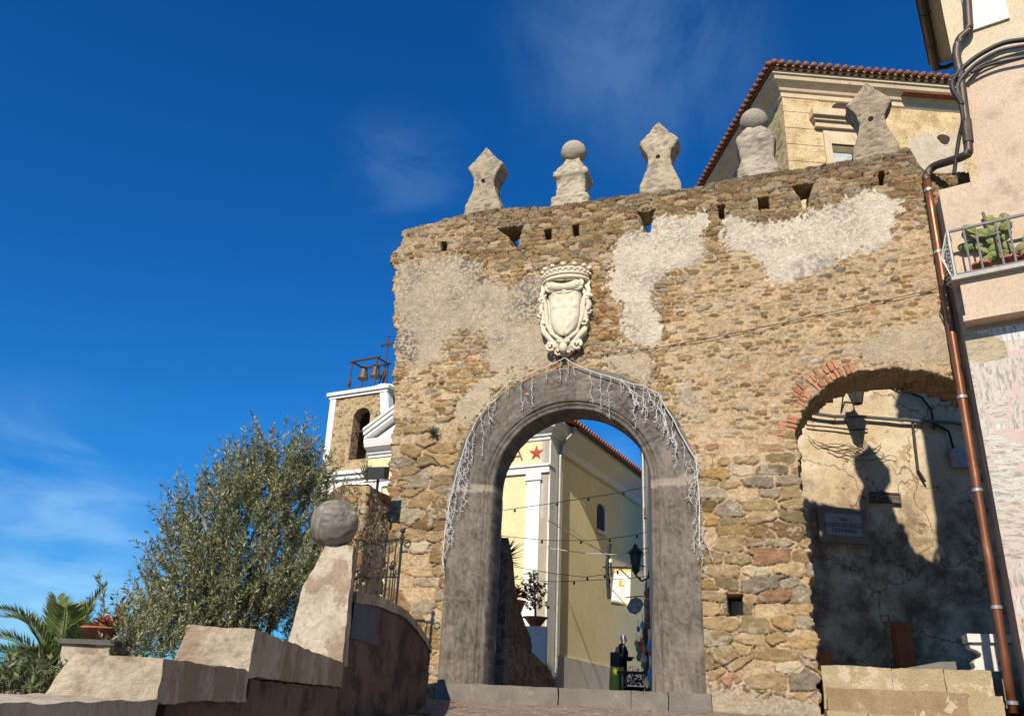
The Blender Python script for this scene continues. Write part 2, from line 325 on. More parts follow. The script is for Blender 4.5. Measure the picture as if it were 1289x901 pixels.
def wallpaint(s, h, rev=None):
    """colour and relief (metres) of the rubble face at (s,h)"""
    ws = s+.10*f2(s, h, 2.1, 3)+.05*f2(s, h, 7, 4); wh = h+.07*f2(s, h, 1.7, 5)+.03*f2(s, h, 8, 6)
    big = voro(ws, wh, .50, .215, 31); small = voro(ws, wh, .235, .09, 47)
    usebig = (h < 5.6+.9*f2(s, h, .9, 8)+.5*(s > 1.5)+1.2*(s < -2.4))
    f1 = np.where(usebig, big[0], small[0]); ed = np.where(usebig, big[1], small[1]*.85)+.05*f2(s, h, 30, 88, 2); r = [np.where(usebig, a, b) for a, b in zip(big[2], small[2])]
    n1 = f2(s, h, 9, 11); n2 = f2(s, h, 24, 12, 3); n3 = f2(s, h, 1.1, 13)
    flush = np.clip((s-1.6)*1.5, 0, 1)*np.clip((h-5.2)*.9, 0, 1)*np.clip((10.4-h)*1.2, 0, 1)
    flush = np.maximum(flush, .75*np.clip((-2.3-s)*1.5, 0, 1)*np.clip((h-5.9)*.8, 0, 1))
    thr = .05+.20*flush*(.35+.9*r[3])+.14*n1+.10*n3+.06*n2
    st = np.clip((ed-thr)/.045, 0, 1); st = st*st*(3-2*st)
    st = st*np.where(r[4] < .08+.40*flush, 0.0, 1.0)
    idx = np.minimum((r[0]*len(PAL)).astype(int), len(PAL)-1); sc = PAL[idx]*(.74+.46*r[1])[:, None]
    lay = f2(s*.35, h, 26, 15, 3)                                     # bedding inside the stones
    sc = sc*(1+.55*lay+.5*n1)[:, None]
    mc = np.array([.58, .42, .255])*(1+.45*n1+.7*n2+.35*n3)[:, None]
    white = np.clip((f2(s, h, 5, 16)+.5*n2-.15)/.05, 0, 1)*.55               # lime smears
    col = mc*(1-st)[:, None]+sc*st[:, None]
    col = col*(1-white)[:, None]+np.array([.60, .51, .38])*white[:, None]
    joint = np.clip((.028-np.abs(ed-thr*.72))/.022, 0, 1)*np.clip((f2(s, h, 3.3, 18)+.20)*5, 0, 1)*(r[3] > .35)
    col = col*(1-.70*joint*(1-.45*flush))[:, None]
    z = .042*st*(1-.45*flush)+.030*(r[2]-.5)*st+.022*n1+.020*n2+.05*n3-.024*joint+.02*lay*st
    # parapet: browner, smaller, weathered
    top = np.clip((h-(10.02+.35*f2(s, h, 1.3, 19)))*3, 0, 1)
    gray = (.30*col[:, :1]+.5*col[:, 1:2]+.2*col[:, 2:])
    tcol = (col*.78+gray*np.array([.25, .175, .105])*.5)*.90
    col = col*(1-top)[:, None]+tcol*top[:, None]
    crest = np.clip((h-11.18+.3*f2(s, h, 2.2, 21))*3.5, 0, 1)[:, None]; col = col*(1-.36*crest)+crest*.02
    # old renders
    wx = s+.22*f2(s, h, 2.6, 22)+.22*f2(s, h, 8, 23)+.10*f2(s, h, 24, 33, 2); wz = h+.22*f2(s, h, 2.6, 24)+.22*f2(s, h, 8, 25)+.10*f2(s, h, 24, 34, 2)
    grain = f2(s, h, 34, 26, 2)
    def render(P, c, dark, amt, thick):
        nonlocal col, z
        ca = sum(inpoly(wx+dx, wz+dz, P).astype(float) for dx, dz in ((.05, 0), (-.05, 0), (0, .05), (0, -.05), (.1, .06), (-.1, -.06), (.08, -.1), (-.08, .1)))/8
        m = ca > .5+1.5*f2(s, h, 17, 35, 3)
        g = np.clip((f2(s, h, 1.9, 27)+.10)*3.0, 0, 1)*np.clip((f2(s, h, 27, 28, 3)+.10)*4.5, 0, 1)*amt
        c_ = np.array(c)*(1+.32*grain+.35*n1+.25*n3)[:, None]; c_ = c_*(1-g)[:, None]+np.array(dark)*g[:, None]
        col = np.where(m[:, None], c_, col); z = np.where(m, thick*.6*np.clip(ca*1.4-.2, .2, 1)+.015*grain+.016*n1+.03*n3, z)
    render(ZG, (.56, .45, .32), (.21, .19, .165), 1.25, .022)
    for P in ZP: render(P, (.56, .45, .31), (.30, .26, .21), .8, .02)
    m = inpoly(wx, wz, ZO)&(st < .5); col = np.where(m[:, None], np.array([.40, .21, .085])*(1+.4*n2+.3*n1)[:, None], col)
    render(ZW1, (.70, .61, .48), (.28, .25, .215), .85, .03); render(ZW2, (.71, .62, .49), (.30, .27, .235), .65, .03)
    # grey lichen wash under the parapet left
    l = np.clip((f2(s, h, 1.6, 29)-.06)*4, 0, 1)*np.clip((f2(s, h, 15, 30, 3)+.05)*4, 0, 1)*(h > 8.0)*.6*(1-top)
    col = col*(1-l)[:, None]+np.array([.20, .185, .165])*l[:, None]
    return np.clip(col, .012, .85), z
# outline of the wall, holes
OUT = gp([(505,290),(540,281),(578,271),(640,262),(690,261),(760,250),(800,246),(862,238),(930,224),(1000,213),(1070,202),(1120,192),(1145,187),(1150,196),(1158,210),(1168,219)])
topL = [(-4.14, 11.32)]+OUT[1:]+[(7.4, 10.98), (7.4, 1.2)]+[(-3.72, 1.2)]+gp([(487, 690), (488, 640), (493, 570), (496, 520), (496, 470), (497, 420), (494, 372), (496, 350), (492, 322), (505, 308)])
A2C, A2Z, A2W, A2H = 5.52, 6.05, 1.56, 1.17          # side arch
HOLES = []
def hole(pts, taper): 
    P = gp(pts); HOLES.append((P, taper, (sum(p[0] for p in P)/len(P), min(p[1] for p in P), max(p[1] for p in P))))
hole([(555,305),(563,304),(563,316),(556,317)], .8)
hole([(626,289),(660,283),(655,300),(652,312),(644,312),(641,300)], .35)
hole([(685,291),(695,290),(695,302),(686,303)], .8); hole([(720,284),(729,283),(729,298),(721,299)], .8)
hole([(802,268),(826,264),(821,278),(819,293),(809,293),(808,280)], .4)
hole([(903,260),(912,258),(912,276),(906,277)], .85); hole([(953,250),(968,248),(969,264),(955,265)], .85)
hole([(996,236),(1026,231),(1020,246),(1017,262),(1010,263),(1007,250)], .4); hole([(1105,218),(1113,217),(1113,232),(1107,233)], .85)
hole([(914,748),(936,748),(936,774),(917,776)], .9)
def openmask(s, h):
    j1 = .07*f2(s, h, 4, 61); 
    main = (np.abs(s-AC) < 1.9)&((h < AZ_)|(np.hypot(s-AC, h-AZ_) < 1.9))
    ws = s+.20*f2(s*.5, h, 7, 62)+.10*f2(s, h, 15, 64, 2); wh = h+.10*f2(s, h, 6, 63)+.06*f2(s, h, 17, 78, 2)
    e = ((ws-A2C)/A2W)**2+(np.maximum(wh-A2Z, 0)/A2H)**2 < 1
    a2 = e&(h > 0)&(h > 1.0)
    m = main|a2
    for k, (P, tp, c) in enumerate(HOLES): m |= inpoly(s+.03*f2(s, h, 9, 65), h+.03*f2(s, h, 9, 66), P)
    return m
def wallmask(s, h):
    edge = np.clip((-3.1-s)*3, 0, 1)
    ws = s+edge*(.16*f2(s, h, 3.1, 67)+.16*np.round(4*f2(s*.2, h, 6.5, 68))/4+.10*f2(s, h, 11, 77)); wh = h+.05*f2(s, h, 5, 69)+.05*np.round(3*f2(s, h*.3, 3.1, 70))/3*(h > 11)
    return inpoly(ws, wh, topL)&~openmask(s, h)
def tdepth(h): return np.where(h > 9.75, .52, 1.05)
def build_gate_wall():
    ST = .016; S0, S1, H0, H1 = -4.6, 7.4, 1.3, 12.0
    ns, nh = int(round((S1-S0)/ST)), int(round((H1-H0)/ST))
    sv = S0+ST*np.arange(ns+1); hv = H0+ST*np.arange(nh+1)
    cs, ch = np.meshgrid(sv[:-1]+ST/2, hv[:-1]+ST/2); cell = wallmask(cs.ravel(), ch.ravel()).reshape(nh, ns)
    # drop specks
    for _ in range(2):
        nb = np.zeros_like(cell, int); p = np.pad(cell, 1); nb = p[:-2, 1:-1].astype(int)+p[2:, 1:-1]+p[1:-1, :-2]+p[1:-1, 2:]
        cell &= nb >= 2
    gs, gh = np.meshgrid(sv, hv); vid = np.arange((ns+1)*(nh+1)).reshape(nh+1, ns+1)
    J, I = np.nonzero(cell); Q = np.stack([vid[J, I], vid[J, I+1], vid[J+1, I+1], vid[J+1, I]], 1)
    used = np.unique(Q); remap = -np.ones(vid.size, np.int64); remap[used] = np.arange(len(used)); Q = remap[Q]
    s = gs.ravel()[used]; h = gh.ravel()[used]; col, z = wallpaint(s, h)
    # boundary edges
    E = np.concatenate([Q[:, [0, 1]], Q[:, [1, 2]], Q[:, [2, 3]], Q[:, [3, 0]]]); key = E[:, 0]*10000000+E[:, 1]; rk = E[:, 1]*10000000+E[:, 0]
    B = E[~np.isin(key, rk)]; bv = np.unique(B); bm = -np.ones(len(s), np.int64); bm[bv] = np.arange(len(bv))
    z[bv] -= .012
    V = [G.many(s, z, h)]; C = [col]; F = [Q]; K = 14; nb = len(bv); base = len(s)
    T = tdepth(h[bv]); taper = np.ones(nb); tc = np.zeros(nb)
    for P, tp, c in HOLES:
        near = (np.abs(s[bv]-c[0]) < .42)&(h[bv] > c[1]-.08)&(h[bv] < c[2]+.08)&(h[bv] < 11.3)
        taper[near] = tp; tc[near] = c[0]
    side = (s[bv] < -3.3)
    prev = bv
    for k in range(1, K+1):
        t = k/K; q = -T*t; sb = tc+(s[bv]-tc)*(1+(taper-1)*t); hb = h[bv].copy()
        per = s[bv]*1.0-q*1.0+np.where(side, 20., 0); n = .07*f2(per*1.0, hb, 3.5, 71)+.05*f2(per, hb, 9, 72)
        a2 = (s[bv] > 3.5)&(hb < 7.6); n = n*np.where(a2|side|(hb > 10.9), 1.0, .35)
        sb = sb+n*np.where(side, 1.0, 1.0); hb = hb+n*.6*(hb > 6.2)*((s[bv] > 3.5)|(hb > 10.9))
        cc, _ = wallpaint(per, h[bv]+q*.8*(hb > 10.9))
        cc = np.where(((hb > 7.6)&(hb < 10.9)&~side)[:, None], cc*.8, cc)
        V.append(G.many(sb, q, hb)); C.append(cc); cur = base+(k-1)*nb+np.arange(nb)
        a, b = bm[B[:, 0]], bm[B[:, 1]]; F.append(np.stack([prev[b], prev[a], cur[a], cur[b]], 1)); prev = cur
    # back face, coarse
    c_ = .1; bs = np.arange(S0, S1+.01, c_); bh = np.arange(H0, H1, c_); X, Y = np.meshgrid(bs[:-1]+.05, bh[:-1]+.05)
    mk = wallmask(X.ravel(), Y.ravel()).reshape(X.shape); gx, gy = np.meshgrid(bs, bh); b0 = sum(len(v) for v in V)
    V.append(G.many(gx.ravel(), -tdepth(gy.ravel()), gy.ravel())); C.append(np.tile([[.36, .25, .14]], (gx.size, 1)))
    jj, ii = np.nonzero(mk); w = len(bs); F.append(b0+np.stack([jj*w+ii, (jj+1)*w+ii, (jj+1)*w+ii+1, jj*w+ii+1], 1))
    V = np.concatenate(V); C = np.concatenate(C); F = np.concatenate(F)
    root = thing('town_gate', 'tall ruined rubble stone gate wall with a dark stone archway and a second side arch', 'town gate', G(0, -.5, 1.83))
    me = bpy.data.meshes.new('rubble_wall'); o0 = np.array(root['_o'])
    me.vertices.add(len(V)); me.vertices.foreach_set('co', (V-o0).astype(np.float32).ravel())
    me.loops.add(F.size); me.loops.foreach_set('vertex_index', F.astype(np.int32).ravel())
    me.polygons.add(len(F)); me.polygons.foreach_set('loop_start', np.arange(0, F.size, 4, dtype=np.int32)); me.polygons.foreach_set('loop_total', np.full(len(F), 4, np.int32))
    me.update(calc_edges=True); me.validate()
    a = me.attributes.new('Col', 'FLOAT_COLOR', 'POINT'); a.data.foreach_set('color', np.hstack([C, np.ones((len(C), 1))]).astype(np.float32).ravel())
    me.polygons.foreach_set('use_smooth', [True]*len(F)); me.materials.append(attr_mat('rubble', 30, .95, .028, .95, .45))
    o = bpy.data.objects.new('rubble_wall', me); COL.objects.link(o); o.parent = root; o['_o'] = root['_o']
    return root
gate = build_gate_wall()
def np_mesh(name, V, C, F, m, parent=None, smooth=True):
    mb = MB(); mb.v = [tuple(p) for p in V]; mb.c = [tuple(c) for c in C]; mb.f = [tuple(int(i) for i in f) for f in F]
    return lin(name, mb, m, parent, smooth)
# ---- dressed dark stone surround
def surround():
    r_in = [0.0, 0.0, 0.0, .012, .03, .05, .065, .075, .095, .12, .14, .155, .165, .17, .19]+list(np.linspace(.21, .84, 30))+[.85, .85]
    qs = [-.56, -.4, -.2, -.05, .0, .015, .012, -.005, .005, .035, .045, .038, .015, .055, .068]+[.07]*30+[.062, -.12]
    # path: left jamb up, arc, right jamb down
    path = [(-1, 1.80+(AZ_-1.80)*i/100) for i in range(100)]; pts = []
    for sgn, zz in path: pts.append((AC, zz, -1.0, 0.0, zz-AZ_))
    for i in range(121):
        a = math.pi*(1-i/120); pts.append((AC, AZ_, math.cos(a), math.sin(a), RI*(math.pi-a)))
    for i in range(1, 101): zz = AZ_-(AZ_-1.80)*i/100; pts.append((AC, zz, 1.0, 0.0, RI*math.pi+(AZ_-zz)))
    V = []; U = []
    n = len(r_in)
    for (cx, cz, dx, dz, u) in pts:
        for r, q in zip(r_in, qs): V.append((cx+dx*(RI+r), q, cz+dz*(RI+r))); U.append((u, r, q))
    V = np.array(V); U = np.array(U); p3 = np.stack([V[:, 0], V[:, 2], V[:, 1]], 1)
    n1 = fbm(p3*7, 81); n2 = fbm(p3*26, 82, 3); n3 = fbm(p3*1.5, 83)
    u, r = U[:, 0], U[:, 1]; L = RI*math.pi
    streak = np.where((u < 0)|(u > L), f2(V[:, 0]*2.2, V[:, 2]*.22, 14, 84, 4), f2(r*2, u*.35, 12, 85, 4))
    c = np.array([.150, .129, .107])*(1+.9*n1+1.2*n2+.5*n3+.75*streak)[:, None]
    bt = np.digitize(u, [0.0, L*.17, L*.36, L*.52, L*.69, L*.85, L]); tv = np.array([1.0, .84, 1.08, .90, 1.12, .88, 1.02, 1.0]); c = c*tv[bt][:, None]
    pale = np.clip((fbm(p3*np.array([3, 1.2, 3]), 86)-.08)*5, 0, 1)*.35; c = c*(1-pale)[:, None]+np.array([.30, .26, .21])*pale[:, None]
    J = [0.0, L, L*.17, L*.36, L*.52, L*.69, L*.85]; g = np.zeros(len(u))
    for k, j in enumerate(J):
        w = .075 if k < 2 else .017; g = np.maximum(g, np.clip((w-np.abs(u-j+.02*n1*3))/.012, 0, 1)*(.75 if k < 2 else .9))
    c = c*(1-g)[:, None]+np.where((np.abs(u)[:, None] < .2)|(np.abs(u-L)[:, None] < .2), np.array([[.36, .31, .245]]), np.array([[.07, .06, .05]]))*g[:, None]
    V[:, 1] += (.02*n1+.014*n2+.015*streak-.012*g)*(U[:, 2] > -.5)
    lowd = (V[:, 2] < 2.2); V[:, 0] += .03*n1*(r < .05)
    W = G.many(V[:, 0], V[:, 1], V[:, 2]); F = [(i*n+j, i*n+j+1, (i+1)*n+j+1, (i+1)*n+j) for i in range(len(pts)-1) for j in range(n-1)]
    np_mesh('arch_surround', W, np.clip(c, .02, .6), F, attr_mat('lava_stone', 42, .8, .012, .93, .5), gate)
surround()
# ---- brick voussoirs on the side arch
def bricks():
    r = random.Random(4)
    for i in range(22):
        a = math.pi*(.985-.375*i/21)
        if i in (5, 6, 12): continue
        ex, ez = A2C+A2W*math.cos(a)*1.0, A2Z+A2H*math.sin(a)
        nx, nz = math.cos(a)/A2W, math.sin(a)/A2H; l = math.hypot(nx, nz); nx /= l; nz /= l; tx, tz = -nz, nx
        for (r0, r1) in ((.03, .03+r.uniform(.1, .16)), (.19, .19+r.uniform(.12, .2))) if r.random() < .85 else ((.02, .2),):
            w = r.uniform(.022, .031); sk = r.uniform(-.02, .02); q = r.uniform(.012, .028)
            P = [[[None]*2, [None]*2], [[None]*2, [None]*2]]
            for ia, aa in enumerate((-w, w)):
                for iq, qq in enumerate((-.05, q)):
                    for ir, rr in enumerate((r0, r1)): P[ia][iq][ir] = G(ex+nx*rr+tx*(aa+sk), qq, ez+nz*rr+tz*(aa+sk))
            k = r.uniform(.7, 1.15); lin('brick', MB().box8(P, (2, 1, 4), (.40*k, .175*k, .095*k)).rough(.010, 14), attr_mat('brick', 50, .6, .008, .9, .55), gate)
    pass
bricks()
# ---- finials on the parapet
def loft_sq(cx, zb, prof, dep, nper=10, amp=.022, seed=1, tone=(.46, .375, .27), lich=.6, az=0.0):
    """square-plan stack; prof: (half width, z)"""
    mb = MB(); zs = []; pr = []
    for i in range(len(prof)-1):
        n = max(1, int((prof[i+1][1]-prof[i][1])/.035)+1)
        for k in range(n): t = k/n; pr.append((prof[i][0]+(prof[i+1][0]-prof[i][0])*t, prof[i][1]+(prof[i+1][1]-prof[i][1])*t))
    pr.append(prof[-1]); N = nper*4; V = []
    for w, z in pr:
        for k in range(N):
            e, t = divmod(k, nper); t = t/nper*2-1; x, y = [(t, -1), (1, t), (-t, 1), (-1, -t)][e]
            cr = 1-.03*(abs(x)*abs(y))**8
            V.append((cx+x*w*cr, -y*(w*dep if dep > 0 else -dep*(1-.12*max(0, z-1.4)/.45))*cr, zb+z))
    V = np.array(V); p = V[:, [0, 2, 1]]
    n1 = fbm(p*6, seed+90); n2 = fbm(p*19, seed+91, 3); sg = fbm(p*2, seed+92)
    ax = np.array([cx, 0, 0]); dirv = V-ax; dirv[:, 2] = 0; dirv /= np.linalg.norm(dirv, axis=1)[:, None]+1e-6
    V = V+dirv*(amp*1.1*n1+amp*1.5*n2)[:, None]
    pit = np.clip((fbm(p*27, seed+97, 2)-.10)*7, 0, 1); V = V-dirv*(.018*pit)[:, None]; c = .80*np.array(tone)*(1+.45*n1+.8*n2+.4*sg)[:, None]*(1-.6*pit)[:, None]; g = np.clip((fbm(p*np.array([4.5, 2.0, 4.5]), seed+93)+.02)*5, 0, 1)*np.clip((fbm(p*20, seed+94, 3)+.10)*5, 0, 1)*lich
    c = c*(1-g)[:, None]+np.array([.17, .155, .135])*g[:, None]
    W = G.many(V[:, 0], V[:, 1]-.37, V[:, 2]); nr = len(pr)
    F = [(i*N+k, i*N+(k+1) % N, (i+1)*N+(k+1) % N, (i+1)*N+k) for i in range(nr-1) for k in range(N)]
    F.append(tuple((nr-1)*N+k for k in range(N)))
    return W, np.clip(c, .02, .75), F
OB = [(.44, -.12), (.44, .16), (.425, .32), (.37, .46), (.27, .72), (.235, .92), (.26, 1.08), (.34, 1.24), (.43, 1.385), (.425, 1.41), (.31, 1.53), (.20, 1.66), (.10, 1.79), (.02, 1.90)]
BL = [(.43, -.12), (.42, .24), (.40, .28), (.33, .34), (.315, .60), (.34, .78), (.40, .84), (.395, .92), (.34, 1.0), (.24, 1.18), (.17, 1.30), (.15, 1.36)]
B4 = [(.42, -.12), (.41, .22), (.37, .34), (.33, .50), (.35, .74), (.40, .92), (.38, 1.04), (.27, 1.22), (.20, 1.32), (.16, 1.38)]
stone_mat = attr_mat('finial_stone', 34, .9, .014, .95, .45)
def finial(px_, base, prof, ballr, seed, label, lich, tone, depth=-.25, hole_=False):
    s0 = G.px(*base)[0]; zb = px_
    W, C, F = loft_sq(s0, zb, prof, depth, seed=seed, lich=lich, tone=tone)
    o = np_mesh('finial', W, C, F, stone_mat, gate); o['label'] = label
    if ballr:
        mb = MB().ball(G(s0, -.37, zb+1.36+ballr*.82), ballr, 40, 28); P = np.array(mb.v); n1 = fbm(P*5, seed+33); n2 = fbm(P*22, seed+34, 3)
        g = np.clip((n2+.12)*3, 0, 1)[:, None]*.45*lich; c = .82*np.array(tone)[None, :]*(1+.4*n1+.6*n2)[:, None]*.95; mb.c = [tuple(x) for x in np.clip(c*(1-g)+.14*g, .02, .7)]
        mb.rough(.012, 8, seed); lin('stone_ball', mb, stone_mat, o, True)
    if hole_:
        mb = MB(); mb.tube([G(s0-.02, -.3, zb+.98), G(s0-.02, -.37+.262, zb+.98)], .05, 10); h = lin('putlog_hole', mb, plain('hole_dark', (.015, .012, .01), .95), o)
finial(11.47, (604, 268), OB, 0, 1, 'pointed obelisk finial, leftmost on the wall', .85, (.50, .41, .29), hole_=True)
finial(11.43, (716, 257), BL, .285, 2, 'pale finial with moulded base and ball, second from left', .75, (.56, .49, .37), .8)
finial(11.44, (830, 242), OB, 0, 3, 'pointed obelisk finial in the middle of the row', .8, (.54, .45, .32), hole_=True)
finial(11.54, (955, 219), B4, .285, 4, 'grey weathered finial with ball, in front of the house corner', 1.1, (.48, .42, .33), .8)
finial(11.62, (1106, 195), OB, 0, 5, 'pointed obelisk finial at the right end of the wall', .9, (.46, .37, .26), hole_=True)
# ---- coat of arms
def crest():
    o_ = G.px(712, 395); cs, cz = o_[0]+.02, o_[1]; P = lambda a, q, z: G(cs+a, q, cz+z)
    m = rough_mat('crest_marble', (.66, .60, .47), (.60, .53, .40), (.44, .38, .28), 3.0, 40, .75, .35, .008)
    root = MB()
    outl = [(-.50, .62), (-.40, .70), (.40, .70), (.50, .62), (.49, .35), (.53, .1), (.46, -.15), (.47, -.35), (.40, -.55), (.26, -.72), (.16, -.90), (0, -.97), (-.16, -.90), (-.26, -.72), (-.40, -.55), (-.47, -.35), (-.46, -.15), (-.53, .1), (-.49, .35)]
    O2 = []
    for i in range(len(outl)):
        a, b = outl[i], outl[(i+1) % len(outl)]
        for k in range(5): t = k/5; O2.append((a[0]+(b[0]-a[0])*t, a[1]+(b[1]-a[1])*t))
    O2 = [(x*(1+.035*math.sin(i*1.35)), z*(1+.018*math.sin(i*1.35))) for i, (x, z) in enumerate(O2)]
    F_ = Frame(P(0, 0, 0), 108.0); fr = lambda a, q, z: P(a, q, z)
    root.prism(fr, O2, -.05, .13)
    body = lin('coat_of_arms', root.rough(.01, 8), m, gate); body['label'] = 'cream carved coat of arms under a crown'
    sh = MB(); Z = [(-.60, .03), (-.55, .13), (-.45, .21), (-.3, .27), (-.1, .30), (.1, .31), (.25, .33), (.36, .36), (.40, .33)]
    def shf(u, v):
        k = v*(len(Z)-1); i = min(int(k), len(Z)-2); t = k-i; z = Z[i][0]+(Z[i+1][0]-Z[i][0])*t; w = Z[i][1]+(Z[i+1][1]-Z[i][1])*t; x = (u*2-1)
        q = .15+.13*(1-x*x)**.5*(1-.5*v*v*0) if abs(x) < 1 else .15
        rel = .018*(1 if (abs(x) < .06 or abs(z-.05) < .025) else 0)+.02*max(0, math.sin(z*21)*math.sin(x*9+1))*(1 if (x > 0.08 or z > .08) and abs(x) < .85 else .15)
        return P(x*w, q+rel, z)
    sh.grid(shf, 36, 44); lin('shield', sh, m, body, True)
    sc = MB()
    def arc(pts, r): sc.tube([P(a, q, z) for a, q, z in pts], r, 8)
    def spiral(cx, cz, r0, turns, d, r, a0=0, q=.16): arc([(cx+r0*(1-t*.85)*math.cos(a0+d*t*turns*6.283), q+.07*t, cz+r0*(1-t*.85)*math.sin(a0+d*t*turns*6.283)) for t in np.linspace(0, 1, 26)], [r*(1-.35*t) for t in np.linspace(0, 1, 26)])
    for s in (-1, 1):
        arc([(s*.34, .17, .46), (s*.42, .17, .32), (s*.39, .18, .12), (s*.37, .17, -.1), (s*.35, .18, -.3), (s*.27, .17, -.48), (s*.13, .17, -.60), (0, .18, -.66)], .042)
        arc([(s*.44, .15, .52), (s*.49, .15, .4), (s*.45, .16, .25), (s*.50, .16, .08), (s*.43, .16, -.1), (s*.46, .15, -.28), (s*.42, .17, -.44), (s*.30, .17, -.60), (s*.18, .17, -.74), (s*.10, .17, -.86)], [.05, .055, .045, .06, .045, .055, .06, .055, .05, .04])
        spiral(s*.47, .24, .085, 1.3, s, .03, 0 if s > 0 else math.pi); spiral(s*.47, -.05, .08, 1.2, -s, .028, 0 if s > 0 else math.pi)
        spiral(s*.42, -.30, .085, 1.3, s, .032, 1.2); spiral(s*.25, -.78, .11, 1.5, -s, .042, 1.57); spiral(s*.12, -.9, .07, 1.2, s, .03, 0)
        sc.tube([P(s*.25, .30, .50), P(s*.25, .16, .50)], [.10, .13], 14); spiral(s*.26, .50, .14, 1.6, -s, .036, 1.57, .24)
        for k in range(5): sc.ball(P(s*(.50-.012*k*k), .15, .15-.13*k), .038, 8, 6)
    sc.tube([P(-.25, .22, .50), P(-.1, .25, .47), P(0, .26, .46), P(.1, .25, .47), P(.25, .22, .50)], [.12, .095, .085, .095, .12], 12)
    arc([(-.2, .24, .38), (-.08, .27, .34), (0, .28, .36), (.08, .27, .34), (.2, .24, .38)], .03)
    arc([(-.12, .2, -.68), (0, .24, -.74), (.12, .2, -.68)], .05); sc.ball(P(0, .22, -.84), .09, 10, 8, (1, 1, 1.3))
    lin('scrollwork', sc, m, body, True)
    cr = MB()
    for q_, zz, rr in ((.0, .66, .045), (.02, .745, .032), (.0, .86, .03)):
        cr.tube([P(.46*math.sin(t), .06+.30*math.cos(t)+q_, zz) for t in np.linspace(-1.5, 1.5, 26)], rr, 8)
    cr.grid(lambda u, v: P((.44+.05*v)*math.sin((u*2-1)*1.5), .05+(.27+.05*v)*math.cos((u*2-1)*1.5), .64+.23*v), 30, 4)
    for k in range(13):
        t = -1.45+2.9*k/12; cr.ball(P(.50*math.sin(t), .06+.33*math.cos(t), .80), .034, 8, 6)
        if k % 2 == 0: cr.ball(P(.49*math.sin(t), .06+.31*math.cos(t), .93), .06, 8, 6, (1, 1, .8))
    lin('crown', cr, m, body, True)
crest()
# ---- threshold and side steps
def blocks(name, spec, label, cat, tone, seed, mat, loc):
    root = thing(name, label, cat, loc); return root
sill_m = rough_mat('step_granite', (.20, .18, .155), (.15, .135, .115), (.26, .22, .16), 3, 36, .9, .7, .015)
th = thing('threshold_step', 'grey stone threshold step across the foot of the main archway', 'step', G(0, .1, 1.5))
for a0, a1 in ((-2.42, -1.62), (-1.612, -.2), (-.192, 1.02), (1.028, 1.62), (1.628, 2.3)):
    lin('step_block', MB().box(G, a0+.004, a1, -.75, .17+.03*math.sin(a0*3), 1.2, 1.825, (14, 8, 8)).rough(.016, 7, 3), sill_m, th, True)
st_m = rough_mat('step_sandstone', (.40, .32, .19), (.31, .245, .135), (.50, .41, .29), 1.6, 30, .93, .9, .02, c3lo=.55, c3hi=.62)
st_m2 = rough_mat('step_brownstone', (.31, .22, .13), (.24, .16, .09), (.42, .33, .21), 2.2, 30, .93, .9, .02)
st = thing('side_steps', 'three worn ochre sandstone steps climbing into the side arch', 'steps', G(5.3, .3, 1.2))
for (zt, zb, q1, xs) in ((2.30, 1.98, .06, (3.98, 5.0, 5.72, 6.36)), (1.965, 1.66, .36, (4.02, 5.22, 5.95, 6.40)), (1.645, 1.30, .66, (3.98, 4.55, 5.4, 6.1, 6.55))):
    for a0, a1 in zip(xs[:-1], xs[1:]):
        tone_ = st_m if int(a0*10) % 4 else st_m2
        lin('step_stone', MB().box(G, a0+.012, a1, q1-.75, q1+.02*math.sin(a0*7), zb-.3, zt+.01*math.sin(a0*5), (20, 10, 10)).rough(.022, 5, 4).rough(.010, 19, 14), tone_, st, True)
lin('mortar_bed', MB().box(G, 4.0, 6.3, -1.0, .02, 1.0, 2.26, (30, 4, 10)).box(G, 4.16, 6.36, -.5, .33, 1.0, 1.93, (30, 4, 8)).box(G, 4.12, 6.5, -.2, .63, 1.0, 1.6, (30, 4, 6)).rough(.02, 8, 6), rough_mat('mortar', (.50, .42, .29), (.42, .33, .21), None, 6, 40, .95, .8, .015), st, True)
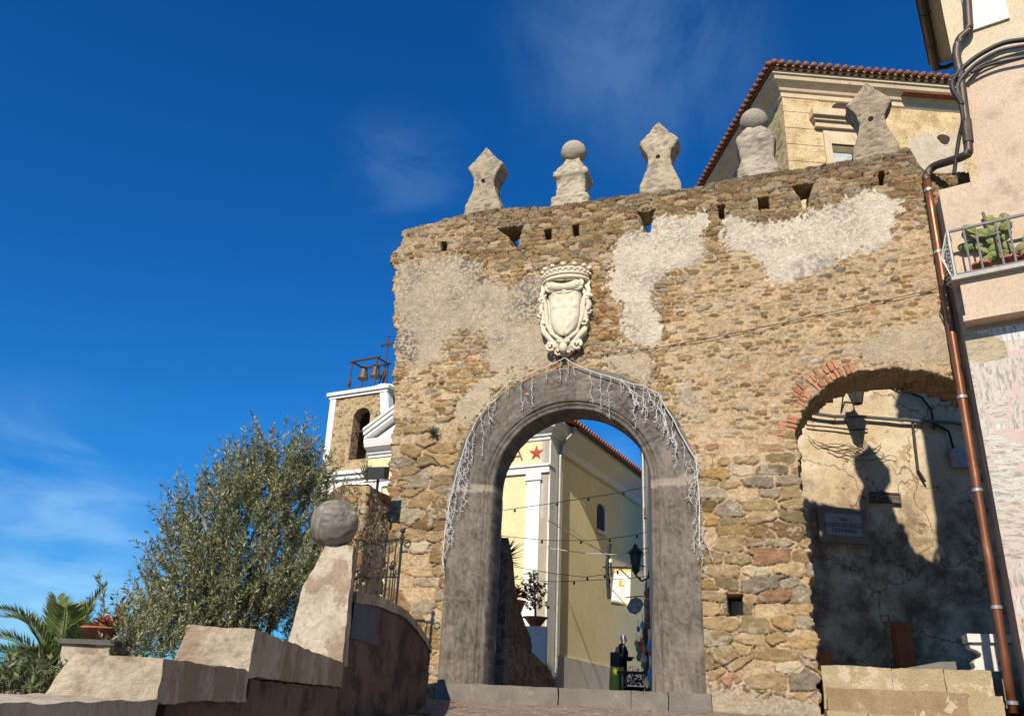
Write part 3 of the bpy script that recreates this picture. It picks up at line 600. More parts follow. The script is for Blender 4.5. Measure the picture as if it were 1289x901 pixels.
# ================================================================== GROUND
def ground():
    g = MB().grid(lambda u, v: (-400+800*u, -300+900*v, -1.2), 20, 20)
    struct(lin('ground', g, rough_mat('earth', (.20, .17, .11), (.14, .13, .08), (.10, .12, .05), .3, 6, .95, .3)))
    cob, nt, b = newmat('cobbles'); v = coords(nt); vo = nt.nodes.new('ShaderNodeTexVoronoi'); vo.inputs['Scale'].default_value = 7.5; nt.links.new(v, vo.inputs['Vector'])
    v2 = nt.nodes.new('ShaderNodeTexVoronoi'); v2.feature = 'DISTANCE_TO_EDGE'; v2.inputs['Scale'].default_value = 7.5; nt.links.new(v, v2.inputs['Vector'])
    sp = nt.nodes.new('ShaderNodeSeparateColor'); nt.links.new(vo.outputs['Color'], sp.inputs[0])
    c = mix(nt, (.17, .105, .075), (.26, .19, .145), sp.outputs[0]); c = mix(nt, (.34, .29, .23), c, rmap(nt, v2.outputs['Distance'], .01, .09))
    c = mix(nt, c, (.5, .5, .5), rmap(nt, noise(nt, v, 40, 4), .35, .75, 0, .6), 'MULTIPLY'); nt.links.new(c, b.inputs['Base Color']); b.inputs['Roughness'].default_value = .8
    bump(nt, b, rmap(nt, v2.outputs['Distance'], 0, .15), .8, .03)
    def rd(u, v):   # ramp up to the gate
        d = -6+21.2*v; z = 1.575-.108*(15.0-d) if d > -2 else 1.575-.108*17+(.05*(-2-d))*-1
        x = -9+22*u; gx = x
        return np.array([gx, d+(-(x-1.27)*.325*max(0, min(1, d/13))), z+.012*math.sin(x*3+d*2)])
    struct(lin('road', MB().grid(rd, 60, 80).rough(.006, 5), cob))
    up = MB().grid(lambda u, v: G(-4.1+15.5*u, -.35-45*v, 1.80), 8, 20); struct(lin('street', up, cob))
    tr = MB().grid(lambda u, v: G(-40+36.0*u, -.3-60*v, .9), 8, 20); struct(lin('terrace', tr, rough_mat('earth', 0, 0)))
ground()
# ================================================================== STAIR PARAPET WITH BALL PIER
def parapet():
    dv = R_(-4.3); u1 = np.array([math.sin(dv), math.cos(dv), 0]); rn = np.array([u1[1], -u1[0], 0])     # along, right normal
    K = at(434, 830, 8.6); plane = (K, rn)
    S = Frame(K, -4.3)      # a along (away), q to the right (+), z
    def ax(x, y): p = onplane(x, y, K, rn); return float(np.dot(p-K, u1)), float(p[2])
    b1, z1 = ax(206, 828); b1b, z1b = ax(202, 876); b2, z2 = ax(322, 791); b2b, z2b = ax(314, 846); z1 += .0
    root = thing('stair_parapet', 'stepped plastered parapet wall with a ball topped pier beside the gate', 'parapet wall', S(-3, -.3, -.2))
    plast, nt, b = newmat('old_plaster'); v = coords(nt); n1 = noise(nt, v, 2.2, 7, .65); n2 = noise(nt, v, 1.0, 6, .7); n3 = noise(nt, v, 34, 5, .7)
    c = mix(nt, (.47, .405, .305), (.37, .31, .225), rmap(nt, n1, .38, .62)); c = mix(nt, c, (.25, .17, .115), rmap(nt, n2, .46, .52, 0, .72)); c = mix(nt, c, (.20, .17, .135), rmap(nt, noise(nt, v, 6.5, 8, .72), .56, .70, 0, .6)); c = mix(nt, c, (.55, .52, .48), rmap(nt, n3, .4, .75, 0, .6), 'MULTIPLY')
    nt.links.new(c, b.inputs['Base Color']); b.inputs['Roughness'].default_value = .95; b.inputs['Specular IOR Level'].default_value = .15; bump(nt, b, n3, .7, .015)
    stain_shade, nt, b = newmat('stained_shade_plaster'); v = coords(nt, (1, .45, 1)); n1 = noise(nt, v, 2.6, 7, .68, .2); n2 = noise(nt, v, 1.3, 6, .7); n3 = noise(nt, v, 30, 5, .7)
    c = mix(nt, (.17, .12, .09), (.11, .078, .06), rmap(nt, n2, .35, .65)); c = mix(nt, c, (.045, .034, .028), rmap(nt, n1, .48, .62, 0, .8)); c = mix(nt, c, (.27, .22, .18), rmap(nt, noise(nt, v, 5.1, 7, .7), .63, .68, 0, .6))  # brown stains, with the dark of the unlit face put into the colour
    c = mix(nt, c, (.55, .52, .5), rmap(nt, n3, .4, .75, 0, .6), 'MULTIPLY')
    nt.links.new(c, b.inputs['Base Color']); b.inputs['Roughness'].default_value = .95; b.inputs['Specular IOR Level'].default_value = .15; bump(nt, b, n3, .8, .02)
    def blk(name, a0, a1, zt, zb, wt, wb, m, lean=0.0, q0=0.0, n=(16, 8, 8), amp=.012, lab=None):
        P = [[[S(aa+(lean*(zt-zb) if (k == 1 and i == 0) else 0), (q0 if j else q0-(wb if k == 0 else wt)), (zb, zt)[k]) for k in (0, 1)] for j in (0, 1)] for i, aa in enumerate((a0, a1))]
        o = lin(name, MB().box8(P, (n[0]*2, n[1]*2, n[2]*2)).rough(amp, 5, 7).rough(amp*.6, 15, 17), m, root)
        if lab: o['label'] = lab
        return o
    ae = b2; print('PARAPET', b1, z1, z1b, b2, z2, z2b)
    wall_n = (60, 6, 24)
    blk('coping_block', b1, b2+.02, z1, z1b-.02, .27, .34, plast, .0, .0, (16, 8, 8), .012, 'nearest stepped coping block with a wavy crack')
    blk('coping_block', b2, -.05, z2, z2b-.02, .30, .36, plast, .0, .0, (30, 8, 8), .012, 'second stepped coping block, taller and nearer the pier')
    blk('coping_block', -8.0, b1+.02, z1b-.012, z1b-.16, .36, .38, plast, 0, .0, (40, 4, 4), .010)
    blk('parapet_wall', -8.0, b1+.2, z1b-.16, -1.0, .34, .34, stain_shade, 0, -.025, wall_n, .016)
    blk('parapet_wall', b1+.2, b2+.2, z1b-.02, -1.0, .33, .33, stain_shade, 0, -.025, (24, 6, 24), .016)
    blk('parapet_wall', b2+.2, .1, z2b-.03, -1.0, .35, .35, stain_shade, 0, -.025, (40, 6, 24), .016)
    # pier : tapered square shaft that leans in at the neck
    zb = K[2]; zn = float(at(418, 683, 8.6)[2]); H = zn-zb; prof = [(0, .56), (.25, .525), (.58, .475), (.63, .46), (1.0, .275)]
    pm = MB()
    V = []; ns = 26; N = 40
    for i in range(ns+1):
        t = i/ns; w = np.interp(t, [p[0] for p in prof], [p[1] for p in prof]); dpt = .62-.32*t
        for k in range(N):
            e, f = divmod(k, 10); f = f/10
            a, q = [(0, -w*(1-f)), (dpt*f, 0), (dpt, -w*f), (dpt*(1-f), -w)][e]
            V.append(S(a+.16*t-.02, q-.015-.04*t, zb-.05+(H+.05)*t))
    F = [(i*N+k, i*N+(k+1) % N, (i+1)*N+(k+1) % N, (i+1)*N+k) for i in range(ns) for k in range(N)]; F.append(tuple(ns*N+k for k in range(N)))
    pm.add(V, F); pier = lin('ball_pier', pm.rough(.014, 5, 8).rough(.008, 16, 18), plast, root)
    lin('pier_base', MB().box(S, -.0, .62, -.58, -.02, -1, zb-.02, (8, 8, 20)).rough(.012, 5), stain_shade, root)
    bc = at(421, 659, 8.6+.25); bs = MB().ball(bc, .25, 48, 32); P = np.array(bs.v); n2 = fbm(P*30, 5, 3); n1 = fbm(P*4, 6); wm = np.clip((fbm(P*9, 8)-.13)*12, 0, 1)*(P[:, 2] > bc[2]+.08)
    c = np.array([.235, .21, .175])[None]*(1+.9*n1+1.7*n2)[:, None]; c = c*(1-wm)[:, None]+np.array([.5, .47, .42])*wm[:, None]; bs.c = [tuple(x) for x in np.clip(c, .03, .7)]
    lin('stone_ball', bs.rough(.010, 6).rough(.007, 22, 15), attr_mat('ball_granite', 60, .8, .012, .93, .4), pier, True)
    # second run from the pier to the gate
    a = S(.5, 0, 0); e = at(541, 850, 15.0); d = e-a; az2 = math.degrees(math.atan2(d[0], d[1])); L = math.hypot(d[0], d[1]); T = Frame(a, az2); n2_ = np.array([T.t[1], -T.t[0], 0])
    def t2(x, y): p = onplane(x, y, np.array([a[0], a[1], 0]), n2_); return float(np.dot(p-T.p, T.t)), float(p[2])
    top = [t2(437, 742), t2(478, 750), t2(512, 767), t2(533, 793), (L-.02, t2(540, 803)[1]-.1)]; print('RUN2', top, L, az2)
    def run(zt, zb_, q1, q0, m, name, n=(60, 4, 14), lo=0, hi=None):
        mb = MB(); hi = hi or L
        f = lambda u: lo+(hi-lo)*u
        g = lambda A: np.interp(A, [p[0] for p in top], [p[1] for p in top])+zt
        z0 = lambda A: (g(A)-zt+zb_ if zb_ > -.9 else -1.0)
        mb.grid(lambda u, v: T(f(u), q1, z0(f(u))+(g(f(u))-z0(f(u)))*v), n[0], n[2]); mb.grid(lambda u, v: T(f(1-u), q0, z0(f(1-u))+(g(f(1-u))-z0(f(1-u)))*v), n[0], n[2])
        mb.grid(lambda u, v: T(f(u), q1+(q0-q1)*v, g(f(u))), n[0], n[1])
        for s_ in (0, 1): mb.grid(lambda u, v: T(f(s_), q0+(q1-q0)*(u if s_ == 0 else 1-u), z0(f(s_))+(g(f(s_))-z0(f(s_)))*v), n[1], n[2])
        return lin(name, mb.rough(.015, 4, 9), m, root)
    run(-.09, -2, -.03, -.36, stain_shade, 'parapet_wall'); run(0.0, -.11, .0, -.40, plast, 'coping_block', (60, 4, 3))
    lin('painted_panel', MB().grid(lambda u, v: T(top[1][0]-1.2+1.35*u, -.012, top[1][1]-.55+.42*v), 10, 6).rough(.006, 5), rough_mat('blue_grey_paint', (.10, .115, .13), (.07, .08, .09), None, 3, 30, .9, .4), root)
    lin('parapet_kerb', MB().box(T, .2, L+.2, -.1, .22, 0.2, 1.36, (40, 4, 4)).rough(.02, 4), stain_shade, root)
    return S, T, top, L
PS, PT, PTOP, PL = parapet()
# ================================================================== CHURCH BEYOND THE GATE
def church():
    C0 = at(688, 700, 27.5); FR = Frame(C0, 118.0); SD = Frame(C0, 28.0)     # front (a<0 to the left), side (a>0 away, q out to the right)
    fpx = lambda x, y, q=0: FR.px(x, y, q); spx = lambda x, y, q=0: SD.px(x, y, q)
    root = thing('church', 'pale yellow church with white pilasters and pediment seen through the archway', 'church', FR(-3, -5, 1.8))
    W_ = rough_mat('white_stucco', (.80, .79, .76), (.74, .72, .68), None, 1.2, 20, .85, .2, .006)
    Y_ = rough_mat('yellow_stucco', (.74, .62, .36), (.70, .58, .33), None, .8, 18, .9, .25, .006)
    O_ = rough_mat('ochre_side_stucco', (.84, .74, .44), (.78, .68, .38), (.70, .61, .36), .7, 14, .92, .4, .01, c3lo=.6, c3hi=.72)
    Gp = rough_mat('grey_plinth', (.60, .57, .53), (.52, .49, .45), None, 1.0, 16, .92, .4, .012)
    zf0 = fpx(660, 587)[1]; zf1 = fpx(660, 556)[1]; za = fpx(660, 597)[1]; zc1 = fpx(675, 545)[1]
    aL = fpx(463, 585)[0]; aR = 0.0; print('aL', aL); Ls = 14.0
    print('CHURCH', zf0, zf1, za, zc1)
    zc0 = zf1; zt = zf1+.12
    lin('front_wall', MB().box(FR, aL, -.0, -.6, 0, 1.5, zt, (4, 1, 6)), Y_, root)
    ev = spx(757, 611, 0); zev = zc0+.1
    s0 = spx(706, 575)[1]; zeave = zf1+.35
    lin('side_wall', MB().box(SD, 0.02, Ls, -5.5, -.02, 1.5, zf1+.3), O_, root)
    # white bits of the front
    wb = MB(); wb.box(FR, aL-.02, .05, -.3, .09, za, zf0-.06, (1, 1, 1)); wb.box(FR, aL-.02, .09, -.3, .15, zf0-.06, zf0, (1, 1, 1)); lin('architrave', wb, W_, root)
    p0, p1 = fpx(663, 650)[0], fpx(680, 650)[0]
    for aa in ((p0, p1), (p0-3.2, p1-3.2), (aL+.3, aL+.3+p1-p0)):
        pl = MB(); pl.box(FR, aa[0], aa[1], -.1, .10, 1.5, za-.26); pl.box(FR, aa[0]-.06, aa[1]+.06, -.1, .15, za-.26, za-.16); pl.box(FR, aa[0]-.03, aa[1]+.03, -.1, .12, za-.16, za-.004); pl.box(FR, aa[0]-.07, aa[1]+.07, -.1, .16, 1.5, 2.3); lin('pilaster', pl, W_, root)
    sp = MB(); sp.box(SD, -.0, .62, -.3, .06, 1.5, zf1-.02); lin('corner_pilaster', sp, rough_mat('grey_white_stucco', (.70, .68, .65), (.62, .60, .57), (.45, .42, .38), 1.5, 20, .9, .3, .006), root)
    prof = [(0, zf1-.02), (.05, zf1), (.05, zf1+.10), (.12, zf1+.12), (.16, zf1+.22), (.36, zf1+.34), (.40, zf1+.46), (.44, zf1+.60), (.44, zf1+.64), (0, zf1+.70), (-.3, zf1+.70), (-.3, zf1-.02)]
    path = [FR(aL, 0, 0), FR(0, 0, 0), SD(1.0, 0, 0)]
    lin('cornice', sweep(MB(), path, prof), W_, root)
    ztop = zf1+.70
    # pediment
    am = aL/2; rise = 2.3; pw = -aL/2+.10; F0 = lambda: None
    pd = MB(); pd.prism(FR, [(aL+.1, ztop-.02), (-.1, ztop-.02), (am, ztop+rise-.25)], -.3, .03); lin('pediment_wall', pd, W_, root)
    rk = MB()
    for sgn in (-1, 1):
        x0 = am+sgn*pw; dx, dz = -sgn*pw, rise
        for (o0, o1, q) in ((0, .14, .30), (.14, .30, .38), (.30, .40, .44)):
            a0_, a1_ = (x0, ztop+o0), (am, ztop+rise+o0); b0_, b1_ = (x0, ztop+o1), (am, ztop+rise+o1)
            poly = [a0_, a1_, b1_, b0_] if sgn < 0 else [a1_, a0_, b0_, b1_]
            rk.prism(FR, poly, -.3-.01*sgn, q+.001*sgn)
    lin('raking_cornice', rk, W_, root)
    # attic block and little roof on the right end
    b0, bz0 = fpx(661, 535, -.25); b1, _ = fpx(690, 545, -.25); zb1 = fpx(683, 534, -.25)[1]
    lin('attic_block', MB().box(FR, -1.05, .05, -1.2, -.22, ztop-.1, ztop+1.05), W_, root)
    tl = MB(); 
    for k in range(6): q = -1.2+.2*k; tl.tube([FR(-1.1, q, ztop+1.32), FR(.40, q, ztop+.98)], .11, 8)
    lin('ridge_tile', tl, rough_mat('terracotta', (.42, .14, .07), (.30, .10, .055), (.45, .30, .20), 4, 30, .85, .5, .01), root)
    # writing
    red = plain('red_paint', (.45, .07, .05), .8); zz = (zf0+zf1)/2-.02
    hgt = (zf1-zf0)*.78
    inc = plain('letter_brown', (.28, .12, .08), .8)
    a1_ = fpx(651.5, 579)[0]; text_on('frieze_letter', 'A', FR, a1_, .012, zz, hgt, inc, root, .95, .006)
    a2_ = fpx(640.5, 581)[0]; text_on('frieze_letter', 'L', FR, a2_, .012, zz, hgt, inc, root, .95, .006)
    a3_ = fpx(675, 578)[0]; star = [(a3_+(.30 if i % 2 == 0 else .12)*math.sin(i*math.pi/5), zz+.02+(.30 if i % 2 == 0 else .12)*math.cos(i*math.pi/5)) for i in range(10)]
    st = MB(); ctr = FR(a3_, .06, zz+.02); V = [FR(a, .008, z) for a, z in star]+[ctr]; st.add(V, [(i, (i+1) % 10, 10) for i in range(10)]); lin('frieze_star', st, red, root)
    # side: eave, soffit, tiles, gutter, plinth, window
    ze = zf1+.25
    zg = spx(757, 599, .75)[1]
    sf = MB()
    prof2 = [(0, ze-.55), (.10, ze-.50), (.12, ze-.25), (.55, ze+.20), (.60, ze+.42), (0, ze+.46)]
    sweep(sf, [SD(.9, 0, 0), SD(Ls, 0, 0)], prof2); lin('eave_soffit', sf, W_, root)
    gt = MB(); gt.tube([SD(.8, .70, ze+.36), SD(Ls, .70, ze+.36)], .075, 8); lin('gutter', gt, plain('dark_gutter', (.06, .05, .045), .5, .3), root)
    rf = MB(); rf.add([SD(.2, .72, ze+.44), SD(Ls, .72, ze+.44), SD(Ls, -4, ze+2.1), SD(.2, -4, ze+2.1)], [(0, 1, 2, 3)])
    rt = lin('roof', rf, MATS['terracotta'], root); tb = MB()
    for k in range(int(Ls/.24)): a = .25+.24*k; tb.tube([SD(a, .80, ze+.45), SD(a, -1.5, ze+1.30)], .085, 8)
    lin('roof_tiles', tb, MATS['terracotta'], rt)
    dp = MB(); dp.tube([SD(.72, .66, ze+.32), SD(.72, .5, ze+.05), SD(.68, .16, ze-.25), SD(.66, .13, ze-.7), SD(.66, .13, 1.6)], .06, 8); lin('downpipe', dp, plain('zinc', (.40, .39, .38), .45, .5), root)
    pz = [spx(696, 823), spx(790, 844)]; pz[1] = (max(pz[1][0], 6), pz[1][1]); print('PLINTH', pz)
    z_a = pz[0][1]; sl = (pz[1][1]-pz[0][1])/(pz[1][0]-pz[0][0])
    P = MB(); P.add([SD(.64, .05, 1.3), SD(Ls, .05, 1.3), SD(Ls, .05, z_a+sl*Ls), SD(.64, .05, z_a), SD(.64, -.1, z_a), SD(Ls, -.1, z_a+sl*Ls)], [(0, 1, 2, 3), (3, 2, 5, 4)]); lin('plinth', P, Gp, root)
    w0, wz0 = spx(752, 666); w1, _ = spx(760, 668); wt = spx(756, 634)[1]
    wd = MB(); ap = [(w0, wz0), (w1, wz0)]+[((w0+w1)/2+(w1-w0)/2*math.cos(t), wt-.3+.3*math.sin(t)) for t in np.linspace(0, math.pi, 9)]; wd.prism(SD, ap, -.1, .012); wn = lin('window', wd, plain('window_dark', (.02, .02, .022), .7), root)
    fr = MB(); fr.box(SD, w1+.0, w1+.16, -.05, .06, wz0, wt); fr.box(SD, w0-.1, w1+.2, -.05, .08, wz0-.12, wz0); lin('window_frame', fr, W_, wn)
    return FR, SD, root
CF, CS, church_o = church()
def tower():
    TF = Frame(CF(0, -1.0, 0), 118.0); px = TF.px
    aL0 = px(406, 592)[0]; aR0 = px(492, 575)[0]; zb = px(440, 592)[1]; zt = px(455, 497)[1]; aLt = px(417, 502)[0]; aRt = px(488, 490)[0]
    print('TOWER', aL0, aR0, aLt, aRt, zb, zt)
    dep = 2.6
    root = thing('bell_tower', 'small stone bell tower with white corners beside the gate wall', 'bell tower', TF((aL0+aR0)/2, -1.2, 1.8))
    W_ = MATS['white_stucco']
    S_ = rough_mat('tower_rubble', (.40, .31, .19), (.30, .23, .14), (.50, .42, .30), 3.0, 20, .95, .9, .03, cells=4.2)
    L = lambda z: aL0+(aLt-aL0)*(z-zb)/(zt-zb); Rr = lambda z: aR0+(aRt-aR0)*(z-zb)/(zt-zb)
    def tb(mb, f0, f1, q0, q1, z0, z1): return mb.box8([[[TF((f0, f1)[i](z), (q0, q1)[j], z) for z in (z0, z1)] for j in (0, 1)] for i in (0, 1)])
    # body with an arched belfry opening
    wc, wz0 = px(449, 578); ww = (px(460, 575)[0]-px(438, 578)[0])/2; wz1 = px(449, 514)[1]
    body = MB(); zs = wz1-ww
    tb(body, lambda z: L(z)+.02, lambda z: wc-ww, -.5, 0, zb-6, zt); tb(body, lambda z: wc+ww, lambda z: Rr(z)-.02, -.5, 0, zb-6, zt)
    tb(body, lambda z: wc-ww, lambda z: wc+ww, -.5, 0, zb-6, wz0)
    arc = [(wc+ww*math.cos(t), zs+ww*math.sin(t)) for t in np.linspace(0, math.pi, 15)]
    for i in range(14): body.prism(TF, [arc[i+1], arc[i], (arc[i][0], zt), (arc[i+1][0], zt)], -.5, 0)
    tb(body, lambda z: L(z)+.02, lambda z: L(z)+.5, -dep, -.5, zb-6, zt); tb(body, lambda z: Rr(z)-.5, lambda z: Rr(z)-.02, -dep, -.5, zb-6, zt)
    tb(body, lambda z: L(z)+.02, lambda z: Rr(z)-.02, -dep, -dep+.4, zb-6, zt)
    lin('tower_wall', body, S_, root)
    for f0, f1 in ((lambda z: L(z), lambda z: L(z)+.30), (lambda z: Rr(z)-.34, lambda z: Rr(z)+.01)):
        mb = MB(); tb(mb, f0, f1, -.2, .05, zb-.2, zt); lin('corner_strip', mb, W_, root)
    mb = MB(); tb(mb, lambda z: Rr(z)-.1, lambda z: Rr(z)+.03, -.35, -.0, zb-.2, zt); lin('corner_strip', mb, W_, root)
    cp = MB(); cp.box(TF, aLt-.14, aRt+.14, -dep-.1, .16, zt+.10, zt+.24); cp.box(TF, aLt-.05, aRt+.06, -dep, .08, zt-.02, zt+.10); lin('cap_slab', cp, W_, root)
    bs = MB(); bs.box(TF, aL0-.35, aR0+.8, -dep, .32, zb-.22, zb-.08); bs.box(TF, aL0-.22, aR0+.8, -dep, .22, zb-.40, zb-.22); bs.box(TF, aL0-.1, aR0+.8, -dep, .1, zb-1.6, zb-.40); lin('base_cornice', bs, W_, root)
    dm = MB(); dc = px(467, 490)[0]; dm.lathe(TF(dc, -1.1, zt+.24), [(.85, 0), (.84, .12), (.70, .30), (.45, .44), (.2, .50), (.01, .52)], 24); lin('dome', dm, W_, root, True)
    iron = plain('rust_iron', (.10, .06, .045), .7, .4); f0 = px(448, 480, -.6)[0]; f1 = px(480, 475, -.6)[0]; zt2 = px(465, 457, -.6)[1]
    fm = MB()
    for a in (f0, f1):
        for q in (-.2, -1.0): fm.tube([TF(a, q, zt+.2), TF(a*.98+.02*(f0+f1)/2, q, zt2+.05)], .04, 6)
        fm.tube([TF(a, -.2, zt2), TF(a, -1.0, zt2)], .04, 6)
    for q in (-.2, -1.0): fm.tube([TF(f0-.12, q, zt2), TF(f1+.12, q, zt2+.02)], .05, 6)
    fm.tube([TF(f0, -.2, zt+.75), TF(f0-.02, -.2, zt+.6)], .1, 6)
    lin('bell_frame', fm, iron, root)
    for x in (458, 473):
        bx, bz = px(x, 468); b = MB(); b.lathe(TF(px(x, 468, -.6)[0], -.6, zt2-.78+.06), [(.24, 0), (.25, .03), (.20, .14), (.155, .34), (.14, .50), (.10, .58), (.02, .60), (.02, .72)], 18); lin('bell', b, plain('bronze', (.13, .105, .07), .6, .3), root, True)
    ca = px(485, 460, -1.1)[0]; cz0 = zt+.2; ct = px(485, 424, -1.1)[1]; cm = MB()
    for q in (-.9, -1.3): cm.tube([TF(ca-.25, q, cz0), TF(ca, -1.1, cz0+1.5)], .03, 5); cm.tube([TF(ca+.25, q, cz0), TF(ca, -1.1, cz0+1.5)], .03, 5)
    cm.tube([TF(ca, -1.1, cz0), TF(ca, -1.1, ct)], .035, 6); zc = px(486, 434, -1.1)[1]; cm.tube([TF(ca-.32, -1.1, zc), TF(ca+.32, -1.1, zc)], .035, 6)
    for a, z in ((ca-.32, zc), (ca+.32, zc), (ca, ct)): cm.ball(TF(a, -1.1, z), .06, 8, 6)
    for sg in (-1, 1): cm.tube([TF(ca+sg*.16, -1.1, zc), TF(ca, -1.1, zc+sg*.0+.16)], .02, 5); cm.tube([TF(ca+sg*.16, -1.1, zc), TF(ca, -1.1, zc-.16)], .02, 5)
    lin('cross', cm, iron, root)
    bi = MB(); bi.tube([TF(wc-ww-.1, -.25, (wz0+wz1)/2+.15), TF(wc+ww+.1, -.25, (wz0+wz1)/2+.15)], .05, 6); lin('bell_beam', bi, iron, root)
    b = MB(); b.lathe(TF(wc+.12, -.9, wz0+.15), [(.36, 0), (.36, .05), (.28, .25), (.22, .6), (.18, .8), (.02, .9)], 18); lin('bell', b, MATS['bronze'], root, True)
tower()
# ================================================================== PALAZZO BEHIND THE WALL
def palazzo():
    c0 = at(993, 205, 22.0); Hf = Frame(c0, 87.0); Hs = Frame(c0, -6.0); px = Hf.px     # front plane; side runs away at az -6 (its outside is to the left)
    print('PALAZZO corner', c0)
    zs = px(993, 103)[1]; zb_ = px(993, 122)[1]; zt = px(990, 84)[1]; W = 9.0; L = 12.0
    root = thing('palazzo', 'tall ochre plastered house with tiled hip roof rising behind the gate wall', 'house', Hf(4, -5, 1.8))
    Tn = rough_mat('crackled_ochre', (.68, .53, .31), (.60, .45, .25), (.44, .32, .17), 1.3, 13, .93, 1.0, .04, crack=(7, .07, (.40, .27, .14), .25), c3lo=.50, c3hi=.66)
    Cr = rough_mat('cream_trim', (.64, .53, .36), (.56, .44, .28), (.40, .30, .19), 2.2, 30, .9, .4, .01)
    z_low = 10.2
    lin('front_wall', MB().box(Hf, 0, W, -.6, 0, z_low, zs+.6, (30, 2, 30)).rough(.012, 2.5), Tn, root)
    mos = rough_mat('mossy_stone', (.42, .36, .17), (.50, .42, .26), (.28, .22, .11), 2.0, 22, .95, .8, .03, cells=2.4)
    lin('side_wall', MB().grid(lambda u, v: Hs(L*(1-u), -.0, 1.8+(zs+.5-1.8)*v), 30, 40).rough(.015, 2.5), mos, root)
    # lower courtyard front, rough and stained; warm shade tone mixed into the low mottles
    low, nt, b = newmat('courtyard_plaster'); v = coords(nt); n1 = noise(nt, v, .9, 7, .65); n2 = noise(nt, v, 2.3, 8, .7); n3 = noise(nt, v, 26, 5, .7); 
    g = nt.nodes.new('ShaderNodeNewGeometry'); sx = nt.nodes.new('ShaderNodeSeparateXYZ'); nt.links.new(g.outputs['Position'], sx.inputs[0])
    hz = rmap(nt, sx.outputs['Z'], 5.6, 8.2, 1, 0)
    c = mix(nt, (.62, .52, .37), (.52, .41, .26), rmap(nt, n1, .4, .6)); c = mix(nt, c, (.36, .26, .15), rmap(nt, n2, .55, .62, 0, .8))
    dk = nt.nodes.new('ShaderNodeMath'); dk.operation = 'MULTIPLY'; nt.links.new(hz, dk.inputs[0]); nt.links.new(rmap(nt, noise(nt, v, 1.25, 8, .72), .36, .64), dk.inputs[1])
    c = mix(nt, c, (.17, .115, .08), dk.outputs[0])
    vo = nt.nodes.new('ShaderNodeTexVoronoi'); vo.feature = 'DISTANCE_TO_EDGE'; vo.inputs['Scale'].default_value = 1.1; nv = nt.nodes.new('ShaderNodeTexNoise'); nv.inputs['Scale'].default_value = 2; nv.inputs['Detail'].default_value = 6; nt.links.new(v, nv.inputs['Vector'])
    ad = nt.nodes.new('ShaderNodeMix'); ad.data_type = 'VECTOR'; ad.inputs[0].default_value = .55; nt.links.new(v, ad.inputs[4]); nt.links.new(nv.outputs[1], ad.inputs[5]); nt.links.new(ad.outputs[1], vo.inputs['Vector'])
    c = mix(nt, c, (.14, .09, .05), rmap(nt, vo.outputs['Distance'], 0, .02, .85, 0)); c = mix(nt, c, (.55, .52, .48), rmap(nt, n3, .4, .75, 0, .6), 'MULTIPLY')
    nt.links.new(c, b.inputs['Base Color']); b.inputs['Roughness'].default_value = .95; b.inputs['Specular IOR Level'].default_value = .15; bump(nt, b, n2, .8, .05)
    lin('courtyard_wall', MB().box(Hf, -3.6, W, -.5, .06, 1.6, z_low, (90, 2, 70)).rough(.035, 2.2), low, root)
    # cornice mitred round the corner
    d = zs-zb_
    prof = [(0, zb_-.10), (.05, zb_-.05), (.06, zb_+.10), (.12, zb_+.14), (.15, zb_+.22), (.34, zb_+.38), (.37, zb_+.50), (.42, zb_+.53), (.42, zb_+.64), (0, zb_+.7), (-.3, zb_+.7), (-.3, zb_-.1)]
    path = [Hs(L, 0, 0), Hf(0, 0, 0), Hf(W, 0, 0)]
    lin('cornice', sweep(MB(), path, prof), Cr, root)
    zr = zb_+.72; ov = .52
    tile = rough_mat('roof_terracotta', (.25, .10, .062), (.16, .07, .045), (.32, .21, .145), 5, 30, .88, .5, .012)
    cor = Hf(0, 0, 0)+Hf.n*ov-Hs.n*0; hn = -np.array([Hs.t[1], -Hs.t[0], 0])   # outward of the side (to the left)
    E0 = Hf(0, ov, zr)+hn*ov; pitch = .32; Rg = 4.6
    rf = MB(); E1 = Hf(W, ov, zr); E2 = Hs(L, 0, zr)+hn*ov; apex = E0-Hf.n*Rg-hn*Rg+np.array([0, 0, Rg*pitch]); 
    rf.add([E0, E1, E1-Hf.n*Rg+np.array([0, 0, Rg*pitch]), apex, E2, E2-hn*Rg+np.array([0, 0, Rg*pitch])], [(0, 1, 2, 3), (4, 0, 3, 5)])
    rf.add([E0-np.array([0, 0, .05]), E1-np.array([0, 0, .05]), E1-Hf.n*ov-np.array([0, 0, .05]), Hf(0, 0, zr-.05), E2-np.array([0, 0, .05]), Hs(L, 0, zr-.05)], [(3, 2, 1, 0), (5, 3, 0, 4)])
    roof = lin('roof', rf, tile, root); tb = MB(); r = random.Random(3)
    def row(p, d_, n): 
        for k in range(n):
            s_ = .36*k; a = p+d_*s_; tb.tube([a+np.array([0, 0, .07+.012*r.random()]), a+d_*.42+np.array([0, 0, .09])], [.095, .08], 8)
    def up_(nr): u = -nr+np.array([0, 0, pitch]); return u/np.linalg.norm(u)
    for k in range(int(W/.25)): row(E0+Hf.t*(.12+.25*k)+Hf.n*(.05+.02*r.random()), up_(Hf.n), min(10, 1+k))
    for k in range(int((L)/.25)): row(E0+Hs.t*(.12+.25*k)+hn*(.05+.02*r.random()), up_(hn), min(10, 1+k))
    lin('roof_tiles', tb, tile, roof, True)
    sc = MB()      # scalloped plaster filler under the tile ends
    for k in range(int(W/.25)): sc.ball(E0+Hf.t*(.245+.25*k)-Hf.n*.10+np.array([0, 0, .0]), .085, 8, 6, (1, .8, 1.2))
    lin('tile_filler', sc, Cr, roof)
    # quoin blocks at the corner
    q = MB(); zq = z_low
